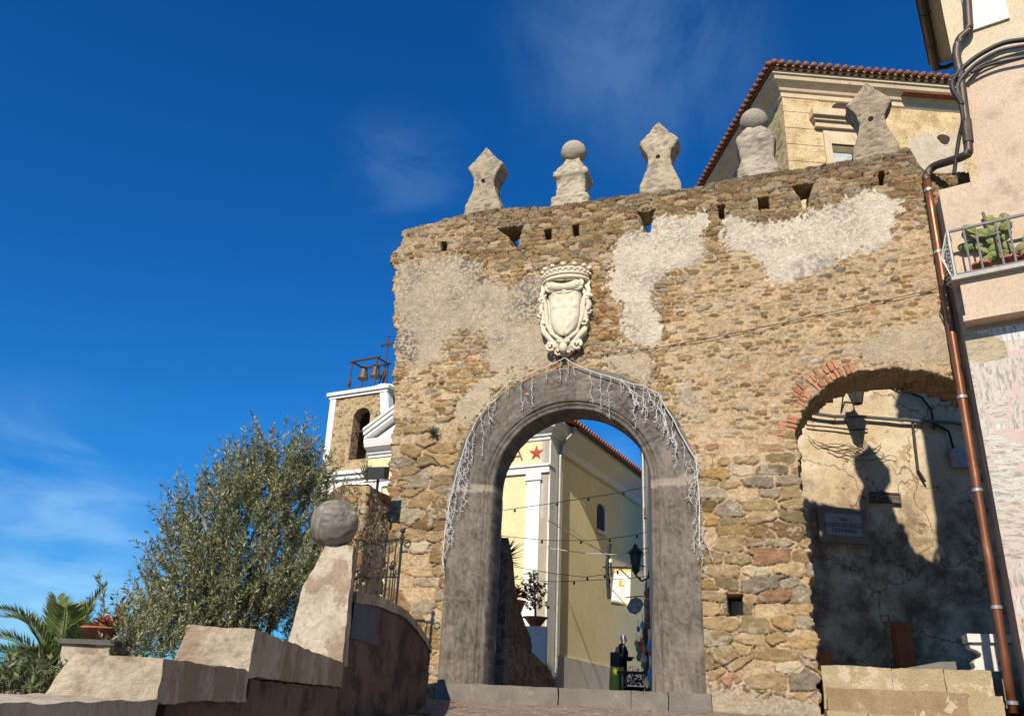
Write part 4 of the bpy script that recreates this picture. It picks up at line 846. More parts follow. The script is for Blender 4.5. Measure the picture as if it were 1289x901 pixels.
    while zq < zb_-.5: w = 1.15; q.box(Hf, -.012, w, -.3, .022, zq+.012, zq+.60); zq += .61
    lin('corner_blocks', q, Tn, root)
    # window with cornice, oval vent
    wl, wz = px(1040, 190); wr = px(1086, 186)[0]; wtop = px(1050, 172)[1]; wb = px(1046, 225)[1]; il, iz = px(1046, 190); ir = px(1078, 186)[0]; itop = px(1058, 184)[1]
    w = MB(); w.box(Hf, wl-.06, il, -.1, .10, wb, wtop); w.box(Hf, ir, wr+.06, -.1, .10, wb, wtop); w.box(Hf, il, ir, -.1, .10, itop, wtop)
    win = lin('window', w, Cr, root)
    ct, cz = px(1018, 150); c2 = px(1092, 146)[0]; zc0 = px(1050, 163)[1]; zc1 = px(1050, 146)[1]
    cm = MB(); cm.box(Hf, wl-.05, wr+.05, -.1, .07, wtop+.004, zc0-.06); cm.box(Hf, ct+.12, c2-.12, -.1, .16, zc0-.06, zc0+.14); cm.box(Hf, ct+.06, c2-.06, -.1, .24, zc0+.14, zc0+.26); cm.box(Hf, ct, c2, -.1, .34, zc0+.26, zc1); lin('window_cornice', cm, Cr, win)
    gl = MB(); gl.box(Hf, il+.002, ir-.002, -.1, .03, wb, itop-.002); lin('pane', gl, rough_mat('pale_glass', (.50, .54, .50), (.42, .46, .43), None, 2, 8, .12, 0), win)
    bl = MB(); bl.box(Hf, il+.002, ir-.002, -.05, .05, itop-.28, itop-.004); lin('shutter_box', bl, plain('olive_wood', (.16, .13, .06), .7), win)
    oc, oz = px(1063, 137); o = MB(); ov_ = [(oc+.40*math.cos(t), oz+.22*math.sin(t)*(1 if math.sin(t) > 0 else .55)) for t in np.linspace(0, 6.283, 24)[:-1]]; o.prism(Hf, ov_, -.3, .016); lin('attic_vent', o, plain('vent_dark', (.06, .035, .025), .9), root)
    hc, hz_ = px(1187, 176); h = MB(); h.prism(Hf, [(hc+.19*math.cos(t)*(1+.2*math.sin(3*t)), hz_+.17*math.sin(t)) for t in np.linspace(0, 6.283, 14)[:-1]], -.3, .05); lin('beam_hole', h, MATS['vent_dark'], root)
    pa = MB(); pts = [px(x, y) for x, y in [(1143, 175), (1165, 168), (1175, 172), (1200, 168), (1215, 175), (1215, 230), (1150, 235)]]; pts = [(a+(b[0]-a)*t+.07*math.sin(i*5+t*17), z+(b[1]-z)*t+.07*math.cos(i*7+t*23)) for i, ((a, z), b) in enumerate(zip(pts, pts[1:]+pts[:1])) for t in (0, .2, .4, .6, .8)]; pa.prism(Hf, pts, -.1, .022); lin('bare_patch', pa.rough(.01, 3), rough_mat('grey_render', (.56, .49, .38), (.46, .38, .27), (.36, .30, .22), 3, 30, .95, .7, .02), root)
    sb = MB(); s0, z0 = px(1127, 104); s1 = px(1205, 109)[0]; sb.box(Hf, s0, s1, .15, .40, zb_+.24, zb_+.29); lin('broken_tile_strip', sb.rough(.02, 5), tile, root)
    # things on the courtyard face (q=0.06)
    Q = .10; iron = plain('black_iron', (.03, .028, .027), .6, .3)
    a0, z0 = px(1036, 646, Q); a1, z1 = px(1085, 676, Q)
    pq = thing('marble_plaque', 'grey marble plaque with three lines of lettering on the shaded courtyard wall', 'plaque', Hf((a0+a1)/2, Q, z1))
    f = MB(); f.box(Hf, a0-.16, a1+.14, 0, Q+.06, z1-.18, z0+.16); lin('frame', f, rough_mat('plaque_frame', (.27, .22, .17), (.2, .16, .12), None, 4, 30, .9, .4), pq)
    f = MB(); f.box(Hf, a0, a1, Q+.0, Q+.075, z1, z0); lin('slab', f, rough_mat('plaque_marble', (.36, .345, .335), (.30, .285, .28), None, 4, 30, .6, .1), pq)
    ink = plain('ink', (.04, .035, .03), .8); am = (a0+a1)/2; hh = z0-z1
    for t, zz, s_ in (('VIA', .74, .15), ('A PORTA DEL ROCCO', .47, .16), ('COMUNALE', .22, .13)): text_on('lettering', t, Hf, am, Q+.076, z1+hh*zz, s_, ink, pq, .60 if len(t) > 10 else .9)
    a0, z0 = px(1096, 621, Q); a1, z1 = px(1131, 632, Q)
    sg = thing('street_sign', 'small dark wooden sign reading al Castello, above and right of the marble plaque', 'sign', Hf((a0+a1)/2, Q, z1))
    f = MB(); f.box(Hf, a0, a1, 0, Q+.05, z1, z0); lin('board', f, plain('sign_wood', (.20, .15, .11), .8), sg)
    f = MB()
    for (x0, x1, y0, y1) in ((a0-.04, a1+.04, z1-.04, z1), (a0-.04, a1+.04, z0, z0+.04), (a0-.04, a0, z1, z0), (a1, a1+.04, z1, z0)): f.box(Hf, x0, x1, 0, Q+.08, y0, y1)
    lin('frame', f, plain('sign_frame', (.12, .09, .07), .8), sg)
    text_on('lettering', 'al Castello', Hf, (a0+a1)/2, Q+.052, (z0+z1)/2, .19, ink, sg, .85)
    # lantern on a bracket
    a, z = px(1077, 508, .8); lt = thing('wall_lantern', 'black iron lantern on a wrought bracket high on the courtyard wall', 'lantern', Hf(a, .05, z))
    m = MB(); lx = a-.05; Zc = z+.38
    m.tube([Hf(lx, .05, Zc+.55), Hf(lx, .6, Zc+.72), Hf(lx, 1.0, Zc+.62)], .022, 6); m.tube([Hf(lx, .05, Zc-.4), Hf(lx, .4, Zc+.2), Hf(lx, .9, Zc+.6)], .02, 6)
    lin('bracket', m, iron, lt); m = MB(); c = Hf(lx, 1.0, Zc-.05)
    m.lathe(c, [(.10, -.42), (.13, -.40), (.12, -.36)], 6); m.lathe(c, [(.29, .22), (.30, .25), (.10, .42), (.05, .50), (.02, .56), (.01, .66)], 6)
    for k in range(6): t = k*math.pi/3; m.tube([c+np.array([.12*math.cos(t), .12*math.sin(t), -.38]), c+np.array([.27*math.cos(t), .27*math.sin(t), .23])], .013, 4)
    lin('lantern_frame', m, iron, lt); m = MB(); m.lathe(c, [(.11, -.36), (.255, .22)], 6); lin('glass', m, rough_mat('lantern_glass', (.07, .066, .06), (.05, .047, .043), None, 4, 20, .4, 0), lt)
    # cables along the courtyard wall
    def cable(name, pts, r, label, q=.14, mat=None, n=10):
        P = [Hf(*((lambda k: (k[0], q, k[1]))(px(x, y, q)))) for x, y in pts]; mb = MB(); pp = []
        for i in range(len(P)-1):
            for k in range(n): t = k/n; pp.append(P[i]*(1-t)+P[i+1]*t)
        pp.append(P[-1]); mb.tube(pp, r, 6); return tag(lin(name, mb, mat or iron), label, 'cable')
    cable('wall_cable', [(1015, 519), (1050, 524), (1080, 524), (1130, 528), (1200, 532), (1240, 540)], .045, 'thick grey cable bundle running across the courtyard wall below the lantern', .2, plain('grey_cable', (.12, .12, .125), .5))
    cable('wall_cable', [(1015, 535), (1040, 537), (1075, 541), (1092, 540)], .02, 'thin loose cable under the thick bundle, ending below the lantern', .16)
    cable('wall_cable', [(1118, 482), (1138, 492), (1160, 500), (1172, 515), (1176, 540)], .03, 'dark cable curving down to the right from the top of the courtyard wall', .16)
    # drooping dead vine
    vm = MB(); r = random.Random(8)
    for k in range(5):
        x, y = 1018+6*k, 548+4*k; p = [(x, y)]
        for j in range(9): x += r.uniform(5, 14); y += r.uniform(-6, 7)-(.9 if j > 5 else -1.5); p.append((x, y))
        vm.tube([Hf(px(x, y, .2)[0], .13+.05*r.random(), px(x, y, .2)[1]) for x, y in p], .010, 4)
    tag(lin('dead_vine', vm, plain('dry_stem', (.16, .11, .07), .9)), 'thin dry vine stems clinging to the sunlit courtyard plaster', 'vine')
    a0, z0 = px(1200, 564, .3); a1, z1 = px(1228, 588, .3)
    mb_ = thing('meter_box', 'grey utility meter box on the dark courtyard wall behind the copper pipe', 'meter box', Hf((a0+a1)/2, .06, z1))
    f = MB(); f.box(Hf, a0, a1, .0, .30, z1, z0); lin('box', f, plain('grey_plastic', (.42, .44, .46), .5), mb_); f = MB(); f.box(Hf, a0+.04, a1-.04, .29, .315, z1+.05, z0-.05); lin('door', f, plain('grey_plastic_lid', (.36, .38, .40), .5), mb_)
    f = MB(); f.tube([Hf(a0+.1, .15, z0), Hf(a0+.05, .15, z0+.5), Hf(a0-.4, .15, z0+.75), Hf(a0-.9, .15, z0+.7), Hf(a0-.95, .15, z0-.6), Hf(a0-.8, .15, z0-.9)], .035, 6); lin('conduit', f, iron, mb_)
    # orange boards leaning at the foot
    wd = rough_mat('orange_board', (.42, .13, .035), (.32, .09, .025), None, 3, 30, .6, .2)
    a, z = px(1141, 808, .3); f = MB(); f.box(Hf, a-.25, a+.22, .15, .22, 1.8, px(1141, 782, .3)[1]); f.box(Hf, a-.2, a+.17, .22, .245, 2.0, px(1141, 790, .3)[1]); tag(lin('orange_panel', f, wd), 'tall orange wooden panel standing in the dark courtyard behind the steps', 'panel')
    a, z = px(1042, 826, .3); f = MB(); f.box(Hf, a-.3, a+.14, .15, .22, 1.8, px(1041, 817, .3)[1]); f.box(Hf, a-.25, a+.09, .22, .245, 2.0, px(1041, 820, .3)[1]); tag(lin('orange_panel', f, wd), 'low orange wooden panel at the left edge of the side arch', 'panel')
    return Hf
HF = palazzo()
# floor of the court, low slab and stone bench inside the arch
struct(lin('court_floor', MB().box(G, 3.9, 11.5, -9.5, -.6, 1.3, 2.22, (10, 10, 1)), rough_mat('court_paving', (.26, .22, .17), (.2, .17, .13), None, 1, 20, .95, .5)))
def bench():
    m = rough_mat('bench_stone', (.62, .60, .56), (.54, .52, .48), None, 3, 30, .8, .3, .008); a0, zt = G.px(1217, 797, -1.0)
    zb = G.px(1222, 843, -1.0)[1]; root = thing('stone_bench', 'pale stone bench with scrolled legs inside the side arch by the copper pipe', 'bench', G(a0+.8, -1.2, zb))
    s = MB(); s.box(G, a0, a0+1.7, -1.45, -1.0, zt-.13, zt, (14, 5, 2)); lin('seat', s.rough(.008, 6), m, root)
    for off in (.12, 1.05):
        h = zt-.13-zb; o = [(0, 0), (.50, 0), (.48, .08), (.40, .14), (.36, .26), (.40, .38), (.50, .46), (.52, 1-.08), (.46, 1), (.06, 1), (0, .92), (.01, .80), (.10, .72), (.16, .60), (.14, .48), (.06, .40), (.02, .28), (.04, .12)]
        l = MB(); l.prism(G, [(a0+off-.1+x, zb+z*h) for x, z in o], -1.40, -1.06); lin('leg', l, m, root)
    a, z = G.px(1195, 832, -1.5); s = MB(); s.prism(G, [(a-.75, 2.2), (a+.1, 2.2), (a+.1, z+.0), (a-.15, z-.01), (a-.75, z-.14)], -2.0, -1.5); tag(lin('stone_slab', s.rough(.01, 5), MATS['step_granite']), 'grey stone slab lying behind the top step beside the bench', 'slab')
bench()
# ================================================================== HOUSE AT THE RIGHT, WITH BALCONY
def right_house():
    nq = .62; kc = onplane(1212, 405, G.p+G.n*nq, G.n); B = Frame(kc, 124.0); px = B.px
    kz = kc[2]; zt_notch = px(1195, 236)[1]; z_bot = px(1280, 860)[1]; zbal1 = px(1215, 348)[1]; zbal0 = px(1216, 400)[1]
    aup = px(1227, 200)[0]; zcr = px(1228, 82)[1]; W = 13.0; ztop = 17.2; print('RHOUSE', kc, zt_notch, zbal1, zbal0, aup, zcr)  # front extended out of view to block sky and bounce warm light
    root = thing('corner_house', 'pink and cream plastered house with stone clad base and balcony at the right edge', 'house', B(2, -2, 0))
    pk = rough_mat('pink_plaster', (.57, .445, .335), (.50, .38, .28), (.38, .29, .21), .8, 22, .93, .5, .008, c3lo=.52, c3hi=.72)
    cm = rough_mat('cream_plaster', (.62, .53, .38), (.56, .475, .335), (.45, .37, .26), 1.0, 22, .93, .35, .008)
    def wallbox(name, a0, a1, z0, z1, m, q1=0.0, q0=-.6): return lin(name, MB().box(B, a0, a1, q0, q1, z0, z1, (12, 2, 16)).rough(.006, 2), m, root)
    wallbox('pink_wall', -.0, W, zbal0-.3, zt_notch, pk); wallbox('pink_wall', aup, W, zt_notch-.03, zcr, pk, -.012)
    wallbox('cream_wall', aup-.02, W, zcr-.02, ztop, cm, -.02)
    # return wall to the left: joins the gate wall and goes on behind it
    rt = MB(); K2 = B(0.02, -.02, 0); K3 = B(aup, -.03, 0); gn = np.array([G.n[0], G.n[1], 0])
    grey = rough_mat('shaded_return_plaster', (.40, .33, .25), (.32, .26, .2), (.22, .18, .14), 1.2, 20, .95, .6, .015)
    def slab(p, L, z0, z1): 
        t = np.array([G.t[0], G.t[1], 0]); a = p-gn*L; rt.box8([[[pp+t*tt+np.array([0, 0, z]) for z in (z0, z1)] for pp in (p, a)] for tt in (0, .3)], (2, 8, 16))
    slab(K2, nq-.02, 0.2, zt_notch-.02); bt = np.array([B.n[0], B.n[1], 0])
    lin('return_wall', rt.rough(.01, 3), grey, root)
    r2 = MB(); t = np.array([B.t[0], B.t[1], 0]); a = K3-bt*4.2; r2.box8([[[pp+t*tt+np.array([0, 0, z]) for z in (zt_notch-1.5, ztop)] for pp in (K3, a)] for tt in (0.0, .3)], (2, 8, 8)); lin('return_wall', r2, cm, root)
    # roof overhang along the return: soffit and gutter seen from below
    ez = 19.2
    g0 = at(1155, 0, 1)-EYE; 
    d1 = at(1177, 86, 18.5); az = R_(32.6); dd = np.array([math.sin(az), math.cos(az), 0]); zg = d1[2]
    def along(k, off, dz): return d1+dd*k+np.array([math.cos(az), -math.sin(az), 0])*off+np.array([0, 0, dz])
    print('EAVE', d1)
    gm = plain('brown_gutter', (.075, .05, .035), .5, .3)
    gt = MB(); gt.tube([along(k, 0.02, 0) for k in np.linspace(-5, 0, 12)], .10, 10); gt.tube([along(0, 0, -.02), along(.02, .25, -.06), along(0, .55, -.02)], .06, 8)
    for k in (-.9, -2.0): gt.tube([along(k, .02, 0), along(k+.05, .02, 0)], .112, 10)
    lin('eave_gutter', gt, gm, root)
    so = MB(); P = lambda k, off, dz: along(k, off, dz)
    so.add([P(-5, .08, .06), P(-.05, .08, .06), P(-.05, .8, -.05), P(-5, .8, -.05), P(-5, .08, .26), P(-.05, .08, .26), P(-.05, .8, .5), P(-5, .8, .5)], [(0, 1, 2, 3), (7, 6, 5, 4), (1, 0, 4, 5), (2, 1, 5, 6)]); lin('soffit', so, rough_mat('soffit_plaster', (.66, .60, .48), (.58, .52, .41), None, 1, 16, .9, .2), root)
    rf = MB(); rf.add([P(-5, -.12, .2), P(.1, -.12, .2), P(.1, 5, 1.9), P(-5, 5, 1.9)], [(0, 1, 2, 3)]); lin('roof', rf, MATS['roof_terracotta'], root)
    sh = MB(); s0, z0 = px(1221, 30, .03); sh.box(B, s0-.05, s0+.62, -.01, .03, px(1240, 34)[1], ztop-.2); sl = lin('window_surround', sh, rough_mat('white_trim', (.80, .78, .72), (.74, .71, .64), None, 1, 20, .8, .2), root)
    # stone cladding
    cl = MB(); z1 = zbal0-.28; cl.box(B, -.015, W, -.3, .045, .2, z1, (4, 1, 4)); uv = [(float(np.dot(np.array(v)-B.p, B.t)), v[2], 0) for v in cl.v]; cl.uv = uv
    m, nt, b = newmat('crazy_paving'); a_ = nt.nodes.new('ShaderNodeAttribute'); a_.attribute_name = 'puv'; v = a_.outputs['Vector']; vv = coords(nt)
    nz = nt.nodes.new('ShaderNodeTexNoise'); nz.inputs['Scale'].default_value = 2.2; nz.inputs['Detail'].default_value = 1.5; nt.links.new(v, nz.inputs['Vector'])
    ad = nt.nodes.new('ShaderNodeMix'); ad.data_type = 'VECTOR'; ad.inputs[0].default_value = .10; nt.links.new(v, ad.inputs[4]); nt.links.new(nz.outputs[1], ad.inputs[5])
    mp = nt.nodes.new('ShaderNodeMapping'); mp.inputs['Scale'].default_value = (1.75, 2.25, 1); nt.links.new(ad.outputs[1], mp.inputs[0])
    v1 = nt.nodes.new('ShaderNodeTexVoronoi'); v1.distance = 'CHEBYCHEV'; v1.inputs['Scale'].default_value = 1; v1.inputs['Randomness'].default_value = .85; nt.links.new(mp.outputs[0], v1.inputs['Vector'])
    v2 = nt.nodes.new('ShaderNodeTexVoronoi'); v2.distance = 'CHEBYCHEV'; v2.feature = 'F2'; v2.inputs['Scale'].default_value = 1; v2.inputs['Randomness'].default_value = .85; nt.links.new(mp.outputs[0], v2.inputs['Vector'])
    ed = nt.nodes.new('ShaderNodeMath'); ed.operation = 'SUBTRACT'; nt.links.new(v2.outputs['Distance'], ed.inputs[0]); nt.links.new(v1.outputs['Distance'], ed.inputs[1])
    sp = nt.nodes.new('ShaderNodeSeparateColor'); nt.links.new(v1.outputs['Color'], sp.inputs[0])
    rot = nt.nodes.new('ShaderNodeVectorRotate'); rot.rotation_type = 'Z_AXIS'; nt.links.new(v, rot.inputs['Vector'])
    rr = nt.nodes.new('ShaderNodeMath'); rr.operation = 'ROUND'; r3 = nt.nodes.new('ShaderNodeMath'); r3.operation = 'MULTIPLY'; r3.inputs[1].default_value = 2.2; nt.links.new(sp.outputs[1], r3.inputs[0]); nt.links.new(r3.outputs[0], rr.inputs[0])
    r4 = nt.nodes.new('ShaderNodeMath'); r4.operation = 'MULTIPLY_ADD'; r4.inputs[1].default_value = 1.5; r4.inputs[2].default_value = .12; nt.links.new(rr.outputs[0], r4.inputs[0]); nt.links.new(r4.outputs[0], rot.inputs['Angle'])
    m2 = nt.nodes.new('ShaderNodeMapping'); m2.inputs['Scale'].default_value = (5, 22, 1); nt.links.new(rot.outputs[0], m2.inputs[0]); st = noise(nt, m2.outputs[0], 1.0, 6, .65, .8)
    base = mix(nt, (.47, .41, .335), (.52, .485, .43), sp.outputs[0]); bl = rmap(nt, sp.outputs[2], .88, .90); base = mix(nt, base, (.54, .57, .56), bl)
    tan_ = rmap(nt, sp.outputs[2], .10, .12, 1, 0); base = mix(nt, base, (.40, .32, .20), tan_)
    c = mix(nt, base, (.20, .175, .145), rmap(nt, st, .46, .62, 0, .75)); c = mix(nt, c, (.50, .39, .34), rmap(nt, ed.outputs[0], .01, .04, 1, 0))
    c = mix(nt, c, (.6, .58, .55), rmap(nt, noise(nt, vv, 40, 4), .4, .75, 0, .5), 'MULTIPLY'); nt.links.new(c, b.inputs['Base Color']); b.inputs['Roughness'].default_value = .75
    bump(nt, b, st, .45, .012); lin('stone_cladding', cl, m, root)
    # balcony
    al = px(1198, 350, .32)[0]; bz1 = px(1200, 352, .32)[1]; bz0 = px(1208, 402, .32)[1]; print('BALC', al, bz0, bz1)
    bm = MB(); bm.box(B, al+.10, 7, -.2, .30, bz0, bz1-.03, (20, 3, 4)); bm.box(B, al+.06, 7, -.2, .335, bz0-.05, bz0+.05, (20, 3, 1)); bal = lin('balcony', bm.rough(.004, 3), pk, root)
    lp = MB(); lp.box(B, al, 7, -.2, .40, bz1-.04, bz1+.03); lin('balcony_ledge', lp, plain('marble_ledge', (.45, .42, .38), .6), bal)
    zr = px(1201, 291, .32)[1]; iron = plain('grey_railing', (.30, .29, .28), .55, .3); r = random.Random(2); rl = MB(); rl.tube([B(al+.06, .34, zr), B(7, .34, zr)], .028, 6); rl.tube([B(al+.06, .34, zr), B(al+.06, -.1, zr)], .028, 6); rl.tube([B(al+.06, .34, bz1), B(al+.06, .34, zr+.02)], .03, 6); rl.tube([B(al+.06, .34, bz1+.07), B(7, .34, bz1+.07)], .018, 5)
    a = al+.30; k = 0
    while a < 6.9: rl.tube([B(a, .34, bz1), B(a, .34, zr)], .017, 5); a += .17 if k % 2 == 0 else .30; k += 1
    lin('balcony_railing', rl, iron, bal)
    mesh = MB()
    for k in range(9): mesh.tube([B(al+.02+.0*k, .34-.05*k, bz1), B(al-.10+.02*k, .30-.05*k, (bz1+zr)/2), B(al+.04, .34-.05*k, zr)], .012, 4); mesh.tube([B(al+.02, .36, bz1+.08*k), B(al-.10, .12, bz1+.08*k+.03), B(al+.02, -.08, bz1+.08*k)], .012, 4)
    lin('side_netting', mesh, plain('white_net', (.62, .60, .56), .7), bal)
    return B, root, aup, zcr, bz1, zr, al
B_, rh, AUP, ZCR, BZ, ZR_, AL = right_house()
def downpipe():
    m = newmat('copper'); mt, nt, b = m; v = coords(nt, (1, 1, .35)); c = mix(nt, (.30, .125, .065), (.20, .075, .04), rmap(nt, noise(nt, v, 3, 5), .35, .65)); c = mix(nt, c, (.42, .20, .12), rmap(nt, noise(nt, v, 8, 5), .58, .7, 0, .7))
    nt.links.new(c, b.inputs['Base Color']); b.inputs['Metallic'].default_value = .55; b.inputs['Roughness'].default_value = .38
    old = rough_mat('oxidised_copper', (.10, .075, .06), (.07, .06, .055), (.12, .15, .14), 2, 20, .5, .2, metal=.4)
    Q = .16; P = lambda x, y, q=Q: G(G.px(x, y, q)[0], q, G.px(x, y, q)[1]); Bp = lambda x, y, q=.12: B_(B_.px(x, y, q)[0], q, B_.px(x, y, q)[1])
    root = thing('downpipe', 'copper drainpipe running down the gate wall beside the right hand house', 'drainpipe', P(1274, 885))
    e0 = P(1166, 222); pb = P(1276, 897)
    def smooth(L, n=6):
        out = []
        for i in range(len(L)-1):
            p0, p1, p2, p3 = L[max(i-1, 0)], L[i], L[i+1], L[min(i+2, len(L)-1)]
            for k in range(n): t = k/n; out.append(.5*((2*p1)+(p2-p0)*t+(2*p0-5*p1+4*p2-p3)*t*t+(3*p1-p0-3*p2+p3)*t**3))
        return out+[L[-1]]
    lo = [e0, P(1178, 300), P(1200, 440), P(1224, 590), P(1250, 738), pb]
    lin('lower_pipe', MB().tube([e0*(1-t)+pb*t for t in np.linspace(0, 1, 12)], .068, 14), mt, root, True)
    
    for y, x in ((240, 1169), (318, 1181), (500, 1210), (617, 1229), (764, 1250), (884, 1273)): t = (y-222)/(897-222); c = P(x, y); k = (e0[2]-c[2])/(e0[2]-pb[2]); c = e0*(1-k)+pb*k; rg = MB(); rg.tube([c-np.array([0, 0, .025]), c+np.array([0, 0, .025])], .08, 14); rg.tube([c, c-G.n*.2], .015, 5); lin('pipe_clip', rg, plain('zinc_clip', (.52, .52, .52), .4, .6), root)
    stk = MB()
    for y, x, hh in ((660, 1237, .18), (775, 1254, .09), (718, 1243, .07)): c = P(x, y); k = (e0[2]-c[2])/(e0[2]-pb[2]); c = e0*(1-k)+pb*k; stk.tube([c-np.array([0, 0, hh]), c+np.array([0, 0, hh])], .0705, 14)
    up = smooth([e0+np.array([0, 0, -.1]), e0, P(1175, 210, .2), P(1195, 203, .5), Bp(1214, 196), Bp(1219, 186), Bp(1213, 130), Bp(1208, 92), Bp(1204, 68), Bp(1208, 50), Bp(1219, 38), Bp(1219, 22), Bp(1216, -30)])
    lin('upper_pipe', MB().tube(up, .075, 12), old, root, True)
    for a, b_ in ((Bp(1219, 180), Bp(1216, 152)), (Bp(1208, 100), Bp(1208, 90))): lin('pipe_joint', MB().tube([a, b_], .088, 12), old, root)
    blk = plain('black_cable', (.03, .028, .027), .6)
    def cb(pts, r, label, mat=blk): return tag(lin('power_cable', MB().tube(smooth([Bp(x, y, q) for x, y, q in pts], 8), r, 8), mat, None, True), label, 'cable')
    cb([(1292, 50, .1), (1262, 55, .1), (1232, 70, .12), (1210, 88, .16), (1200, 100, .22), (1199, 112, .25), (1206, 124, .22), (1211, 132, .2)], .045, 'thickest black cable looping around the drainpipe from the house front')
    cb([(1292, 57, .1), (1258, 64, .1), (1232, 78, .12), (1214, 94, .18), (1206, 106, .22), (1206, 118, .22), (1211, 128, .2)], .03, 'middle grey black cable of the bundle on the house front', plain('faded_cable', (.10, .095, .09), .6))
    cb([(1292, 64, .08), (1258, 74, .08), (1232, 84, .1), (1219, 96, .14)], .022, 'thin cable below the bundle where cream meets pink plaster', MATS['faded_cable'])
    cb([(1292, 72, .1), (1262, 78, .1), (1240, 84, .12), (1222, 92, .14)], .03, 'lowest black cable of the bundle, on the pink plaster')
    cb([(1209, 130, .2), (1212, 150, .2), (1208, 170, .1), (1204, 195, .05), (1201, 220, .0)], .035, 'black cable hanging down behind the drainpipe elbow')
    c = [G.px(x, y, .05) for x, y in ((560, 463), (640, 452), (750, 447), (830, 437), (900, 424), (1000, 403), (1085, 384), (1140, 372), (1178, 364))]
    tag(lin('wall_wire', MB().tube(smooth([G(a, .045, z) for a, z in c[2:]], 6), .007, 5), plain('wire_grey', (.07, .06, .055), .6)), 'thin grey wire sagging across the gate wall face', 'wire')
downpipe()
# ================================================================== PLANTS
LM = leaf_mat('leaf'); WM = attr_mat('twig', 40, .4, .004)
OL = [(.19, .215, .10), (.15, .18, .07), (.25, .26, .13), (.13, .16, .06), (.32, .31, .13), (.30, .32, .21), (.38, .35, .13), (.36, .38, .27)]
def olive():
    r = random.Random(21); c0 = at(300, 705, 10.4)
    root = thing('olive_tree', 'bushy grey green olive tree rising behind the stepped parapet', 'tree', (c0[0]+.2, c0[1]+.2, .9))
    lm, sm, tk = MB(), MB(), MB(); gnd = np.array([c0[0]+.25, c0[1]+.2, .0])
    tk.tube([gnd, gnd+np.array([.05, .0, .6]), gnd+np.array([-.02, .03, 1.1])], [.13, .11, .09], 10, col=(.16, .13, .09))
    ends = []
    for k in range(11):
        a = k*.571+r.random()*.3; e = c0+np.array([math.cos(a)*.75*r.uniform(.4, 1), math.sin(a)*.6*r.uniform(.4, 1), r.uniform(-.5, .5)]); b = gnd+np.array([0, 0, 1.05])
        tk.tube([b, b*.55+e*.45+np.array([0, 0, .12]), e], [.06, .04, .018], 7, col=(.17, .14, .10))
    lobes = [(at(310, 710, 10.4), 1.0, .95, 1.2, 440), (at(258, 750, 10.2), .66, .7, .68, 230), (at(375, 650, 10.5), .5, .6, .62, 170), (at(238, 800, 10.0), .66, .6, .40, 130), (at(265, 665, 10.3), .5, .5, .55, 80), (at(345, 610, 10.5), .6, .5, .5, 170), (at(370, 760, 10.2), .5, .5, .6, 150), (at(180, 815, 9.6), .35, .5, .25, 60)]
    for (c, rx, ry, rz, n) in lobes:
        for k in range(n):
            while True:
                u = np.array([r.uniform(-1, 1), r.uniform(-1, 1), r.uniform(-1, 1)])
                if .12 < np.linalg.norm(u) < 1: break
            p = c+u*np.array([rx, ry, rz])*.86; d = u*np.array([.75, .6, .45])+np.array([r.gauss(0, .3), r.gauss(0, .3), .75])
            L = r.uniform(.28, .62); shoot(lm, sm, p, d, L, 42, .058, .0088, OL, r, .4)
    for x, y in ((207, 655), (200, 700), (190, 730), (290, 560), (318, 555), (345, 548), (362, 560), (398, 540), (402, 552), (246, 625), (268, 590), (225, 640), (330, 565), (380, 555), (305, 575), (275, 570), (352, 540), (388, 548), (410, 560), (196, 675), (184, 760), (238, 610), (322, 545), (372, 545)):
        t = at(x, y, 10.3); d = np.array([r.gauss(0, .15)+(x-300)*.0012, r.gauss(0, .2), 1.0]); L = r.uniform(.6, .95); shoot(lm, sm, t-d/np.linalg.norm(d)*L, d, L, 48, .06, .0075, OL, r, .1, .006, .75)
    lin('trunk', tk, WM, root, True); lin('crown', lm, LM, root); lin('twigs', sm, WM, root)
olive()
def shrub(name, label, cat, centre, size, n, r, pal, ll, lw, L=(.2, .4), zb=.5, group=None, up=.35, nl=30, spread=.9):
    root = thing(name, label, cat, (centre[0], centre[1], zb), group); lm, sm = MB(), MB()
    for k in range(n):
        u = np.array([r.gauss(0, .45), r.gauss(0, .45), r.uniform(-1, 1)]); p = centre+u*np.array(size); d = u*.6+np.array([r.gauss(0, .3), r.gauss(0, .3), .7])
        shoot(lm, sm, p, d, r.uniform(*L), nl, ll, lw, pal, r, up, .004, spread)
    sm.tube([np.array([centre[0], centre[1], zb]), centre], [.03, .015], 6, col=(.16, .13, .09)); lin('leaves', lm, LM, root); lin('stems', sm, WM, root); return root
r5 = random.Random(5)
shrub('oleander_shrub', 'pale leaved low shrub between the palm and the lowest sunlit coping block', 'shrub', at(50, 872, 7.0), (.38, .3, .07), 46, r5, [(.12, .15, .06), (.16, .19, .08), (.20, .20, .10)], .06, .010, (.10, .20), .4)
shrub('olive_sapling', 'slender young olive shoot standing up against the sky by the flower pot', 'sapling', at(163, 812, 8.2), (.13, .14, .16), 30, r5, OL, .06, .009, (.2, .36), .6)
t_ = at(130, 800, 8.2); lm, sm = MB(), MB(); sp = thing('olive_sprig', 'single tall sprig rising above the red flowers', 'sprig', t_); shoot(lm, sm, t_, (0, .1, 1), .52, 56, .07, .010, OL, r5, .1, .006, .7); lin('leaves', lm, LM, sp); lin('stem', sm, WM, sp)
